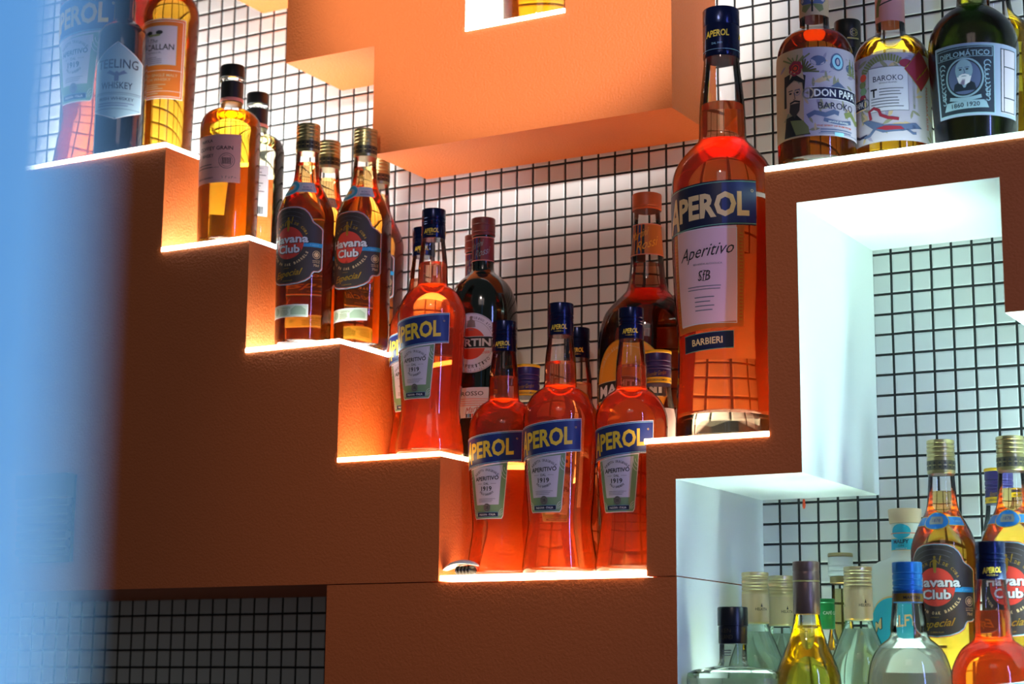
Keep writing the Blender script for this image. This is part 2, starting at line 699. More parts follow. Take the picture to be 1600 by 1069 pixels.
def step_bm():
    bm = bmesh.new()
    o = [(0.706, -0.0005), (0.706, -0.10), (0.777, -0.10), (0.777, -0.163), (1.65, -0.163), (1.65, -0.0005)]
    a = [bm.verts.new((x, y, -0.8710)) for x, y in o]
    b = [bm.verts.new((x, y, -0.7275)) for x, y in o]
    bm.faces.new(a)
    bm.faces.new(b)
    for i in range(6):
        j = (i + 1) % 6
        bm.faces.new((a[i], a[j], b[j], b[i]))
    return bm


struct(obj('wall_niche_step', step_bm(), 'niche_white_paint'))


def shelf(label, x0, x1, y0, y1, z, m='lit_glass', t=0.006, poly=None):
    bm = bmesh.new()
    o = poly or [(x0, y0), (x1, y0), (x1, y1), (x0, y1)]
    cx = sum(p[0] for p in o) / len(o)
    cy = sum(p[1] for p in o) / len(o)
    a = [bm.verts.new((x - cx, y - cy, 0)) for x, y in o]
    b = [bm.verts.new((x - cx, y - cy, t)) for x, y in o]
    bm.faces.new(a)
    bm.faces.new(b)
    for i in range(len(o)):
        j = (i + 1) % len(o)
        bm.faces.new((a[i], a[j], b[j], b[i]))
    bmesh.ops.bevel(bm, geom=bm.edges[:], offset=0.0006, segments=1, affect='EDGES')
    ob = obj('glass_shelf', bm, m, loc=(cx, cy, z))
    ob['label'] = label
    ob['category'] = 'shelf'
    ob['group'] = 'backlit glass shelves'
    return ob


FY = YF - 0.0015
shelf('highest backlit glass shelf at left, under the dark whiskey bottle', -1.68, -0.204, FY, -0.001, 0.0215)
shelf('backlit glass step under the pink-labelled whisky bottle', -0.2035, -0.056, FY, -0.001, -0.126)
shelf('backlit glass step under the rum bottles with black plaque labels', -0.0555, 0.0925, FY, -0.001, -0.2765)
shelf('backlit glass step under the dark vermouth bottle', 0.093, 0.243, FY, -0.001, -0.4275, 'lit_glass_warm')
shelf('lowest backlit glass shelf under the row of three orange bottles', 0.2455, 0.516, FY, -0.001, SEAM + 0.0005, 'lit_glass_soft', t=0.0065)
shelf('short backlit glass shelf under the giant orange bottle', 0.5145, 0.665, FY, -0.001, -0.4285, 'lit_glass_soft')
shelf('mint backlit glass shelf at upper right under the green and illustrated bottles', 0.6655, 1.68, FY, -0.001, -0.129, 'lit_glass_mint')
shelf('small backlit glass sill inside the window of the hanging orange block', 0.198, 0.3472, YU - 0.001, -0.001, 0.1561)
shelf('backlit glass shelf low in the white niche under the clear bottles', 0.5545, 1.68, FY, -0.001, -0.8775, 'lit_glass_niche')
shelf('raised backlit glass shelf at the back of the white niche', 0, 0, 0, 0, -0.7275, 'lit_glass_raised', poly=[(0.706, -0.001), (0.706, -0.10), (0.777, -0.10), (0.777, -0.163), (1.65, -0.163), (1.65, -0.001)])

# ------------------------------------------------------------------ orange aperitif bottles (0.7 l) and one large copy
ZS = {1: 0.0276, 2: -0.1199, 3: -0.2704, 4: -0.4214, 5: -0.5704, 6: -0.1229, 7: -0.7214, 8: 0.1622, 9: -0.8714}
AP = [(0.0051, 0.0446), (0.012, 0.0445), (0.038, 0.0407), (0.0599, 0.0374), (0.0787, 0.0389), (0.1039, 0.0412), (0.1482, 0.0434), (0.178, 0.0443), (0.1897, 0.0443), (0.1993, 0.0415), (0.2121, 0.0350), (0.2185, 0.0280), (0.2225, 0.0212), (0.2262, 0.0193), (0.2533, 0.0191), (0.287, 0.0146), (0.302, 0.0142)]


def aperitif(loc, label):
    rt, rf = make_bottle('aperitif_bottle', label, loc, AP, 0.2535, 'aperitif_orange', group='orange aperitif bottles', base=0.005)
    R = 0.0434
    b = Label(rf, R)
    d = math.radians
    U = R * d(62)
    # slanted navy band with its name
    k = 0.10
    b.rect(-U, U, 0.1375, 0.1765, 'white_paper', 0, k)
    b.rect(-U + .0004, U - .0006, 0.1383, 0.1757, 'navy', 1, k)
    b.rect(-U, U - .001, 0.1392, 0.1398, 'pale_blue', 2, k)
    b.rect(-U, U - .001, 0.1742, 0.1748, 'pale_blue', 2, k)
    b.text('A', -0.0325, 0.1530, 0.0150, 0.0285, 'yellow_ink', 3, 0.03, 0.25, k)
    b.text('PEROL', 0.0055, 0.1575, 0.0600, 0.0215, 'yellow_ink', 3, 0.035, 0.0, k)
    b.ring(0.0395, 0.1700, 0.0010, 0.0003, 'yellow_ink', 3, 10)
    for l, v in b.layers[-1:]if False else []:
        pass
    b.build('brand_band', rt, 'slanted navy blue band with yellow lettering')
    c = Label(rf, R * 0.97)
    c.poly([(-.0275, .134), (-.0262, .118), (-.0232, .082), (-.0226, .074), (-.0205, .0705), (.0205, .0705), (.0226, .074), (.0232, .082), (.0262, .118), (.0275, .1405)], 'white_paper', 0)
    c.poly([(-.0266, .132), (-.0254, .118), (-.0224, .082), (-.0218, .0745), (-.0200, .0714), (.0200, .0714), (.0218, .0745), (.0224, .082), (.0254, .118), (.0266, .1395)], 'green_paper', 1)
    c.poly([(-.0215, .133), (-.0190, .118), (-.0165, .088), (.0165, .088), (.0190, .118), (.0215, .137)], 'lilac_paper', 2)
    for s in (-1, 1):
        for q in (0, 1, 2):
            c.ring(s * .0262, .134, .003 + .0024 * q, .0005, 'white_paper', 3, 10, PI if s > 0 else PI * 1.5, PI * 1.5 if s > 0 else 2 * PI, 1.9)
            c.ring(s * .0215, .0745, .002 + .0016 * q, .0004, 'white_paper', 3, 8, PI / 2 if s > 0 else 0, PI if s > 0 else PI / 2, 1.6)
    c.arctext('RICETTA ORIGINALE', 0, .1085, .0225, .0030, PI / 2, 1.5, 'grey_ink', 3, 0.02)
    c.text('APERITIVO', 0, .1205, .0330, .0052, 'black_ink', 3, 0.02, 0, .05)
    c.text('DAL', 0, .1140, .0070, .0028, 'black_ink', 3, 0.01)
    c.rect(-.013, -.006, .1138, .1141, 'black_ink', 3)
    c.rect(.006, .013, .1138, .1141, 'black_ink', 3)
    c.text('1919', 0, .1078, .0150, .0058, 'black_ink', 3, 0.02)
    c.arctext('F.LLI BARBIERI', 0, .1140, .0135, .0026, -PI / 2, 1.4, 'grey_ink', 3, 0.02, True)
    c.lines(-.012, .012, .0955, 3, .0018, .0005, 'grey_ink', 3)
    c.disc(0, .0845, .0052, .0052, 'silver_seal', 3)
    c.ring(0, .0845, .0040, .0004, 'brown_ink', 4)
    c.text('SfB', 0, .0845, .0050, .0040, 'brown_ink', 4)
    c.rect(-.0160, .0160, .0728, .0790, 'navy_dark', 4)
    c.frame(-.0158, .0158, .0730, .0788, .0003, 'pale_blue', 5)
    c.text('PADOVA · ITALIA', 0, .0759, .0240, .0024, 'white_paper', 5, 0.02)
    c.build('paper_label', rt, 'pale green and lilac tapering paper label')
    e = Label(rf, 0.0395, lift=0.0007)
    e.text('APEROL', 0, .0440, .0500, .0120, 'clear_glass', 3, 0.02)
    e.text('1919', 0, .0280, .0180, .0060, 'clear_glass', 3, 0.02)
    e.build('embossed_lettering', rt, 'raised glass lettering low on the bottle')
    cp = make_cap(rt, ribbed(0.2857, 0.3255, 0.0157, (0.3035, 0.3065, 0.3115), 0.0008), 'navy_cap', 'screw_cap', 'dark navy metal screw cap')
    t = Label(lambda z: 0.01575, 0.0157, step=0.002, lift=0.0001)
    for j in range(3):
        u = 0.0157 * (0.35 + j * 2 * PI / 3)
        t.text('APEROL', u, .2950, .0200, .0062, 'yellow_ink', 1, 0.03, 0.1, 0.06)
        t.text('1919', u, .2897, .0055, .0020, 'yellow_ink', 1, 0.01)
        t.rect(u - .006, u - .0035, .2896, .2899, 'yellow_ink', 1)
        t.rect(u + .0035, u + .006, .2896, .2899, 'yellow_ink', 1)
    t.build('cap_lettering', cp)
    return rt


apr = aperitif((0.3808, -0.212, ZS[5]), 'orange aperitif bottle in the middle of the lowest shelf row of three')
for (x, y, s, h, lb) in ((0.2880, -0.186, 5, .3165, 'orange aperitif bottle at the left end of the lowest row, beside the small lamp'),
                         (0.4735, -0.2085, 5, .3120, 'orange aperitif bottle at the right end of the lowest row, against the brown block'),
                         (0.1983, -0.212, 4, .3156, 'orange aperitif bottle at the front of the step beside the dark vermouth'),
                         (0.1310, -0.1280, 4, .3180, 'orange aperitif bottle half hidden behind another on the vermouth step'),
                         (0.3195, -0.049, 5, .3290, 'orange aperitif bottle of which only cap and neck show behind the middle bottle'),
                         (0.8890, -0.2080, 9, .3245, 'orange aperitif bottle at the lower right edge before the rum bottles'),
                         (-0.4270, -0.150, 1, .4870, 'large pink-orange aperitif bottle on the top left shelf, veiled by blue blur')):
    copy_tree(apr, (x, y, ZS[s]), lb, 'orange aperitif bottles', h / .3255)

# ------------------------------------------------------------------ giant orange bottle with the older label
BA = [(0.006, 0.0598), (0.0502, 0.0577), (0.0913, 0.0545), (0.13, 0.056), (0.1883, 0.0603), (0.29, 0.0627), (0.3185, 0.0606), (0.3352, 0.0540), (0.3495, 0.0425), (0.3600, 0.0320), (0.3646, 0.0290), (0.3694, 0.0282), (0.4087, 0.0274), (0.4637, 0.0209), (0.490, 0.0205)]
bg, rf = make_bottle('giant_aperitif_bottle', 'giant orange aperitif bottle on the short glass shelf at right of centre', (0.577, -0.170, ZS[4]), BA, 0.408, 'aperitif_orange', base=0.031, inset=0.002, seg=72)
obj('thick_glass_base', lathe_bm([(0.001, 0.0), (0.0012, 0.054), (0.004, 0.0578), (0.024, 0.0572), (0.0295, 0.0550), (0.0300, 0.0)], 72), 'solid_glass', bg, 40)
R = 0.060
b = Label(rf, R, step=0.005)
U = R * math.radians(60)
k = 0.05
b.rect(-U, U, .2445, .2985, 'navy_dark', 0, k)
b.rect(-U, U, .2460, .2470, 'teal_paper', 1, k)
b.rect(-U, U, .2960, .2970, 'teal_paper', 1, k)
b.rect(U * .35, U, .2475, .2955, 'navy', 1, k)
b.text('A', -.0450, .2655, .0230, .0400, 'cream_ink', 3, 0.03, 0.2, k)
b.text('PEROL', .0100, .2705, .0870, .0300, 'cream_ink', 3, 0.04, 0, k)
b.ring(.0572, .2885, .0015, .0005, 'cream_ink', 3, 10)
b.build('brand_band', bg, 'navy band with cream lettering')
c = Label(rf, R * .97, step=0.005)
c.rect(-.046, .046, .126, .2445, 'orange_label', 0, k)
c.rect(-.0370, .0370, .1330, .2445, 'pink_label', 1, k)
c.frame(-.0375, .0375, .1325, .2440, .0008, 'white_paper', 2)
for s in (-1, 1):
    for q in range(26):
        c.rect(s * .0420 - .0018, s * .0420 + .0018, .136 + q * .004, .1376 + q * .004, 'gold_foil', 2)
c.text('Aperitivo', .001, .2155, .0660, .0190, 'black_ink', 3, 0.0, 0.45, .10)
c.text('BEVANDA ALCOOLICA', .004, .2020, .034, .0022, 'grey_ink', 3)
c.ring(.000, .1885, .0060, .0006, 'brown_ink', 3)
c.text('SfB', .000, .1885, .0150, .0120, 'brown_ink', 3, 0.0, 0.2)
c.lines(-.022, .022, .1765, 2, .0034, .0010, 'grey_ink', 3, .1)
c.lines(-.013, .013, .1640, 4, .0050, .0012, 'grey_ink', 3)
c.rect(-.0335, .0335, .1020, .1225, 'teal_paper', 1, k)
c.rect(-.0330, .0330, .1028, .1217, 'navy_dark', 2, k)
c.text('BARBIERI', 0, .1125, .0400, .0078, 'cream_ink', 3, 0.02, 0, k)
c.build('paper_label', bg, 'pale pink label with black script in an orange frame')
e = Label(rf, 0.056, lift=0.001, step=0.005)
e.text('APEROL', 0, .0660, .0800, .0170, 'clear_glass', 3, 0.03)
e.text('DAL 1919', 0, .0435, .0420, .0060, 'clear_glass', 3, 0.02)
e.build('embossed_lettering', bg)
kb = Label(rf, R, face=PI, step=0.006)
kb.rect(-.050, .050, .105, .235, 'thin_paper', 0)
kb.build('back_label', bg)
cp = make_cap(bg, [(0.4660, 0.0216), (0.4672, 0.0222), (0.4715, 0.0222), (0.4718, 0.0217), (0.4726, 0.0217), (0.4729, 0.0222), (0.5055, 0.0222), (0.5065, 0.0218), (0.5075, 0.0222), (0.5268, 0.0222), (0.5280, 0.0216), (0.5283, 0.0205)], 'navy_cap', 'screw_cap', 'dark navy metal cap')
t = Label(lambda z: 0.02225, 0.0222, step=0.003, lift=0.0001)
for j in range(3):
    u = 0.0222 * (0.15 + j * 2 * PI / 3)
    t.text('APEROL', u, .4935, .0300, .0085, 'yellow_ink', 1, 0.03, 0.1, 0.05)
    t.text('DAL 1919', u, .4810, .0130, .0026, 'pale_blue', 1, 0.01)
    t.rect(-.0697, .0697, .4735, .4740, 'pale_blue', 0)if j == 0 else None
t.build('cap_lettering', cp)

# ------------------------------------------------------------------ rum bottles with the dark plaque label
HV = [(0.0035, 0.0345), (0.008, 0.0361), (0.0204, 0.0363), (0.170, 0.0373), (0.1784, 0.0371), (0.188, 0.0352), (0.2041, 0.0285), (0.2180, 0.0205), (0.2280, 0.0172), (0.245, 0.0158), (0.264, 0.0145), (0.285, 0.0143)]


def rum(loc, label, low):
    rt, rf = make_bottle('rum_bottle', label, loc, HV, 0.2495 if not low else .2440, 'rum_amber' if not low else 'whisky_amber', group='rum bottles with dark plaque labels')
    R = .0373
    p = Label(rf, R)
    half = [(0, .1835), (.014, .1825), (.022, .1795), (.0275, .1745), (.0310, .1690), (.0330, .1640), (.0360, .1612), (.0400, .1595), (.0455, .1560), (.0480, .1535), (.0480, .1015), (.0465, .0990), (.0430, .0965), (.0365, .0960), (.0340, .0935), (.0315, .0880), (.0250, .0835), (.0150, .0800), (0, .0785)]

    def scaled(d):
        cy = .131
        r = [(x * (1 - d / .048), cy + (y - cy) * (1 - d / .052)) for x, y in half]
        return r + [(-x, y) for x, y in reversed(r[1:-1])]
    p.poly(scaled(0), 'salmon_line' if low else 'pale_blue', 0)
    p.poly(scaled(.0010), 'pale_blue' if low else 'salmon_line', 1)
    p.poly(scaled(.0019), 'brown_ink', 2)
    for q in range(4):
        p.ring(0, .134, .026 + .0055 * q, .00035, 'grey_ink', 3, 30, 0.35 * PI, 0.95 * PI)
    p.rect(.017, .0470, .1290, .1345, 'sky_blue', 3)
    p.text('7 AÑOS', .0355, .1317, .012, .0020, 'pale_blue', 4)
    p.disc(0, .1345, .0215, .0215, 'red_disc', 4)
    p.text('Havana', .001, .1395, .0560, .0120, 'black_ink', 5, 0.045, 0)
    p.text('Havana', .0005, .1398, .0540, .0110, 'white_paper', 6, 0.03, 0)
    p.text('Club', .001, .1260, .0340, .0120, 'black_ink', 5, 0.045, 0)
    p.text('Club', .0005, .1263, .0325, .0110, 'white_paper', 6, 0.03, 0)
    # small gilded figure standing on the disc
    g = 'gold_foil'
    p.poly([(-.0012, .150), (.0012, .150), (.0022, .1605), (.0016, .1650), (-.0016, .1650), (-.0022, .1605)], g, 6)
    p.disc(0, .1672, .0014, .0018, g, 6, 10)
    p.line([(.0014, .1640), (.0048, .1600), (.0060, .1660), (.0068, .1690)], .0012, g, 6)
    p.line([(-.0014, .1640), (-.0046, .1618), (-.0050, .1570)], .0012, g, 6)
    p.arctext('EL RON', 0, .1345, .0275, .0034, PI / 2 + .75, .75, g, 4)
    p.arctext('DE CUBA', 0, .1345, .0275, .0034, PI / 2 - .75, .75, g, 4)
    p.arctext('MADE IN OAK BARRELS', 0, .1345, .0290, .0034, -PI / 2, 2.2, 'cream_ink', 4, 0.02, True)
    p.text('AÑEJO', -.002, .1010, .0090, .0020, g, 4)
    p.text('Especial', 0, .0930, .0420, .0110, g, 4, 0.015, 0.45, .10)
    p.text('CUBAN RUM', 0, .0845, .0150, .0018, g, 4)
    p.ring(.0385, .1190, .0050, .0006, 'cream_ink', 4)
    p.disc(.0385, .1190, .0036, .0036, 'cream_ink', 4, 6)
    p.ring(.0385, .1190, .0020, .0005, 'brown_ink', 5, 8)
    p.text('NACIDO EN', .0385, .1112, .010, .0014, 'cream_ink', 4)
    p.text('SAN MIGUEL', .0385, .1090, .010, .0014, 'cream_ink', 4)
    p.text('70cl', .0385, .1050, .0075, .0032, 'cream_ink', 4)
    p.build('plaque_label', rt, 'dark plaque-shaped label with a red disc')
    n = Label(rf, .027, step=.003)
    v = .2120 if not low else .2090
    if low:
        n.rect(-.034, .034, v - .0055, v + .0055, 'gold_foil', 0)
        n.rect(-.034, .034, v - .0048, v + .0048, 'blue_cap', 1)
        n.disc(0, v, .0150, .0105, 'gold_foil', 2)
        n.disc(0, v, .0140, .0096, 'blue_cap', 3)
        n.poly([(-.007, v - .004), (.007, v - .004), (.0082, v), (.007, v + .005), (-.007, v + .005), (-.0082, v)], 'silver_seal', 4)
        n.text('1878', 0, v + .0005, .0095, .0040, 'blue_ink', 5)
        n.text('7 AÑOS', .0245, v, .010, .0026, 'pale_blue', 4)
    else:
        n.rect(-.030, .030, v - .0075, v + .0075, 'white_paper', 0)
        n.disc(-.009, v, .0160, .0115, 'white_paper', 1)
        n.disc(-.009, v, .0148, .0104, 'cyan_ink', 2)
        n.disc(-.009, v, .0100, .0062, 'pale_blue', 3)
        n.poly([(-.014, v - .002), (-.004, v - .002), (-.004, v + .003), (-.014, v + .003)], 'gold_foil', 4)
        n.frame(.0075, .0285, v - .006, v + .006, .0007, 'pale_blue', 2)
        n.text('RON 7', .018, v, .012, .0030, 'slate_ink', 3)
        n.lines(.010, .026, v - .003, 2, .0012, .0005, 'slate_ink', 3)
    n.build('neck_label', rt, 'blue and gold oval neck label' if low else 'white and pale blue neck label')
    if not low:
        s = Label(rf, .0363)
        s.rect(-.030, .0290, .0365, .0530, 'white_paper', 0)
        s.rect(-.029, .0280, .0375, .0520, 'pale_green_paper', 1)
        s.disc(-.018, .0447, .0052, .0052, 'stamp_green', 2)
        s.poly([(.006, .0395), (.026, .0395), (.026, .046), (.020, .0505), (.012, .0505), (.006, .046)], 'stamp_green', 2)
        s.text('GARANTIA', -.001, .0485, .014, .0026, 'olive_ink', 3)
        s.lines(-.010, .005, .0460, 4, .0019, .0007, 'olive_ink', 3)
        s.build('guarantee_stamp', rt, 'green and white paper stamp')
    cp = make_cap(rt, ribbed(0.2640, 0.3030, 0.0158, (0.2835, 0.2885, 0.2935, 0.2980), 0.0007), 'gold_cap', 'screw_cap', 'brushed pale gold screw cap')
    t = Label(lambda z: 0.0158, 0.0158, step=0.002, lift=0.0001)
    t.rect(-.0496, .0496, .2680, .2790, 'gold_cap_dark', 0)
    for j in range(16):
        u = -.0496 + (j + .5) * .0062
        t.rect(u - .0010, u + .0010, .2700, .2722, 'black_ink', 1)
        t.rect(u - .0010, u + .0010, .2748, .2770, 'black_ink', 1)
        t.rect(u - .0022, u + .0022, .2731, .2738, 'gold_cap', 1)
    t.build('cap_band', cp)
    return rt


hv = rum((0.0032, -0.2175, ZS[3]), 'front left amber rum bottle with dark plaque label on the third step', False)
for x, y, lb in ((-0.0175, -0.140, 'rum bottle on the third step mostly hidden between two front rum bottles'),
                 (0.0580, -0.1630, 'right-hand amber rum bottle with dark plaque label on the third step'),
                 (-0.0020, -0.0395, 'rum bottle peeking out at the back right of the third step')):
    copy_tree(hv, (x, y, ZS[3]), lb, 'rum bottles with dark plaque labels')
hl = rum((0.8141, -0.120, ZS[7]), 'whole golden rum bottle with dark plaque label in the white niche', True)
hl.scale = (.978,) * 3
copy_tree(hl, (0.8922, -0.120, ZS[7]), 'golden rum bottle cut by the right edge, behind the orange bottle', 'rum bottles with dark plaque labels', .977)

# ------------------------------------------------------------------ whisky on the upper steps
NK = [(0.003, 0.0390), (0.010, 0.0400), (0.160, 0.0414), (0.1720, 0.0412), (0.1815, 0.0385), (0.1895, 0.0315), (0.1940, 0.0215), (0.1975, 0.0155), (0.2020, 0.0143), (0.2350, 0.0150)]


def whisky(loc, label, back):
    rt, rf = make_bottle('round_shoulder_whisky', label, loc, NK, .186, 'whisky_pale' if back else 'whisky_gold', group='round-shouldered whisky bottles')
    R = .0408
    p = Label(rf, R, face=math.radians(0 if back else 16))
    if not back:
        p.rect(-.043, .031, .0820, .1490, 'pink_paper', 0)
        p.text('NIKKA', -.018, .1405, .020, .0042, 'black_ink', 1, .01)
        p.text('COFFEY GRAIN', -.006, .1300, .052, .0052, 'black_ink', 1, .01)
        p.text('WHISKY', -.0170, .1200, .021, .0050, 'black_ink', 1, .01)
        p.ring(.0120, .1120, .0105, .0006, 'brown_ink', 1)
        p.ring(.0120, .1120, .0080, .0004, 'brown_ink', 1)
        for q in range(6):
            p.rect(.0060 + q * .0021, .0072 + q * .0021, .1075, .1165, 'brown_ink', 1)
        p.rect(-.040, .002, .1030, .1034, 'brown_ink', 1)
        p.lines(-.036, -.006, .1080, 2, .0040, .0009, 'brown_ink', 1)
        p.text('NIKKA WHISKY', -.021, .0890, .030, .0024, 'black_ink', 1, .01)
        u = .006
        for q, st in enumerate((((0, 1, .4, .6), (0.4, .6, .2, 0)), ((.2, .9, .8, .8), (.5, .8, .3, 0)), ((.1, .8, .2, .6), (.8, .8, .4, 0)), ((.0, .8, .9, .8), (.4, .8, .1, 0)), ((0, .5, .9, .5), (0, .5, .1, .5)))):
            for a, c_, d_, e_ in st:
                p.line([(u + a * .0032, .0875 + c_ * .0032), (u + d_ * .0032, .0875 + e_ * .0032)], .0005, 'black_ink', 1)
            u += .0042
        p.build('paper_label', rt, 'plain pink square paper label')
    else:
        p.rect(-.020, .046, .064, .139, 'white_paper', 0)
        p.text('COFFEY MALT WHISKY', .019, .1345, .038, .0026, 'grey_ink', 1)
        p.lines(-.004, .042, .129, 9, .0040, .0013, 'grey_ink', 1)
        p.text('45% vol 70cl', .018, .0860, .028, .0030, 'grey_ink', 1)
        rnd = random.Random(3)
        u = .012
        while u < .040:
            wd = rnd.choice((.0005, .0009, .0014))
            p.rect(u, u + wd, .067, .078, 'barcode', 1)
            u += wd + rnd.choice((.0006, .0010))
        p.build('paper_label', rt, 'white text label with a bar code')
    make_cap(rt, [(.2035, .0150), (.2040, .0156), (.2330, .0156), (.2335, .0150)], 'black_seal', 'neck_seal', 'black neck seal')
    make_cap(rt, [(.2050, .0159), (.2053, .0161), (.2095, .0161), (.2098, .0159)], 'pink_paper', 'neck_ring', 'pink paper ring')
    obj('mouth_ring', lathe_bm([(.2335, 0), (.2337, .0150), (.2355, .0166), (.2385, .0164), (.2395, .0150), (.2396, 0)], 40), 'solid_glass', rt, 40)
    make_cap(rt, [(.2398, .0160), (.2404, .0166), (.2560, .0166), (.2573, .0160), (.2576, .0150)], 'black_plastic', 'stopper', 'black flat stopper')
    return rt


whisky((-0.1310, -0.2130, ZS[2]), 'round-shouldered whisky bottle with pink label and black stopper on the second step', False)
nk2 = whisky((-0.1615, -0.1150, ZS[2]), 'pale whisky bottle showing its bar-code label behind the pink-labelled one', True)
nk2.scale = (.975,) * 3

TE = [(0.004, 0.0352), (0.010, 0.0359), (0.178, 0.0359), (0.187, 0.0350), (0.1960, 0.0290), (0.2020, 0.0205), (0.2060, 0.0160), (0.2140, 0.0150), (0.262, 0.0146)]
te, rf = make_bottle('dark_whiskey_bottle', 'dark blue-black whiskey bottle with a grey pointed label, top left shelf', (-0.3245, -0.2205, ZS[1]), TE, glass='dark_blue_glass')
p = Label(rf, .0359, face=math.radians(30))
p.poly([(-.040, .0640), (0, .0500), (.040, .0640), (.040, .1360), (0, .1650), (-.040, .1360)], 'white_paper', 0)
p.poly([(-.039, .0645), (0, .0510), (.039, .0645), (.039, .1354), (0, .1638), (-.039, .1354)], 'steel_label', 1)
p.text('TEELING', 0, .1320, .062, .0135, 'dark_label', 2, .01)
for s in (-1, 1):
    for q in range(4):
        p.line([(s * .002, .1140 + q * .001), (s * (.008 + .001 * q), .1165 + q * .0018), (s * (.0145 - .0015 * q), .1190 + q * .0008)], .0014, 'slate_ink', 2)
p.poly([(-.003, .106), (.003, .106), (.0035, .118), (0, .121), (-.0035, .118)], 'slate_ink', 2)
p.text('WHISKEY', 0, .1000, .046, .0100, 'dark_label', 2, .01)
p.rect(-.038, .038, .0890, .0896, 'dark_label', 2)
p.rect(-.038, .038, .0868, .0872, 'dark_label', 2)
p.text('IRISH WHISKEY', 0, .0805, .052, .0045, 'dark_label', 2, .01)
p.lines(-.028, .028, .0745, 2, .0034, .0012, 'slate_ink', 2)
p.rect(-.038, .038, .0655, .0660, 'dark_label', 2)
p.build('paper_label', te, 'grey-white label with pointed top and bottom')
make_cap(te, [(.262, .0165), (.263, .0170), (.285, .0170), (.286, .0160)], 'black_plastic', 'stopper')

MC = [(0.004, 0.0350), (0.014, 0.0362), (0.0462, 0.0368), (0.200, 0.0398), (0.2361, 0.0404), (0.2486, 0.0390), (0.262, 0.0330), (0.273, 0.0215), (0.281, 0.0158), (0.305, 0.0145), (0.312, 0.0145)]
mc, rf = make_bottle('tapered_whisky_bottle', 'amber whisky bottle with an orange-brown label beside the dark bottle, top left shelf', (-0.3060, -0.1400, ZS[1]), MC, .262, 'whisky_amber', base=.026)
obj('thick_glass_base', lathe_bm([(.001, 0), (.0012, .032), (.004, .0350), (.020, .0354), (.0248, .033), (.0252, 0)], 56), 'solid_glass', mc, 40)
p = Label(rf, .0286)
p.rect(-.048, .036, .1000, .2200, 'white_paper', 0)
p.rect(-.047, .0352, .1010, .2190, 'orange_label', 1)
p.frame(-.0455, .0335, .1030, .2165, .0007, 'white_paper', 2)
p.rect(-.040, .0270, .1500, .2100, 'gold_foil', 2)
p.rect(-.0394, .0264, .1506, .2094, 'mauve_paper', 3)
for s in (-1, 1):
    p.disc(.002 + s * .006, .1995, .004, .0032, 'black_ink', 4, 10)
    p.disc(.002 + s * .003, .1955, .0045, .0018, 'olive_ink', 5, 10)
p.text('The', .002, .1870, .009, .0060, 'black_ink', 4, 0, .4)
p.text('MACALLAN', .0025, .1775, .043, .0090, 'black_ink', 4, .015)
p.text('AMBER', .002, .1690, .018, .0030, 'grey_ink', 4)
p.lines(-.026, .014, .1625, 4, .0028, .0010, 'grey_ink', 4)
p.rect(-.046, .034, .1420, .1426, 'white_paper', 2)
p.text('HIGHLAND SINGLE MALT', .002, .1350, .054, .0042, 'tan_paper', 3, .01)
p.text('SCOTCH WHISKY', .002, .1285, .040, .0042, 'tan_paper', 3, .01)
p.lines(-.028, .018, .1215, 3, .0030, .0011, 'tan_paper', 3)
p.rect(-.046, .034, .1110, .1115, 'white_paper', 2)
p.lines(-.030, .020, .1085, 1, .0030, .0012, 'tan_paper', 3)
p.build('paper_label', mc, 'orange-brown label with a lilac panel')
kn = Label(rf, .030)
kn.poly([(-.012, .268), (.000, .252), (.014, .268)], 'teal_paper', 0)
kn.build('shoulder_tag', mc)
make_cap(mc, [(.3125, .0165), (.3135, .0172), (.334, .0172), (.335, .0162)], 'black_plastic', 'stopper')

# ------------------------------------------------------------------ vermouth
MR = [(0.004, 0.0440), (0.012, 0.0452), (0.1828, 0.0456), (0.2046, 0.0450), (0.2205, 0.0415), (0.2358, 0.0330), (0.2445, 0.0230), (0.2500, 0.0155), (0.2560, 0.0142), (0.302, 0.0140)]


def neck_stripes(rt, rf, z0, z1, R, base, txt_a, txt_b):
    n = Label(rf, R, step=.0025)
    n.rect(-R * 2.6, R * 2.6, z0, z1, base, 0)
    for q, m in enumerate(('sky_blue', 'navy_dark', 'red_cap', 'navy_dark', 'blue_ink', 'black_ink')):
        u = -R * 1.25 + q * R * .27
        n.rect(u, u + R * .17, z0, z1, m, 1)
    h = z1 - z0
    n.text(txt_a, -R * .1, z0 + h * .66, R * 1.3, h * .26, 'silver_seal' if base != 'orange_label' else 'orange_disc', 2, .0, .4, .35)
    n.text(txt_b, R * .45, z0 + h * .36, R * 1.5, h * .30, 'silver_seal' if base != 'orange_label' else 'orange_disc', 2, .0, .4, .35)
    n.rect(-R * 2.6, R * 2.6, z1 - .0012, z1, 'salmon_line', 3)
    n.rect(-R * 2.6, R * 2.6, z0, z0 + .0012, 'salmon_line', 3)
    n.build('neck_label', rt, 'striped neck label with script')


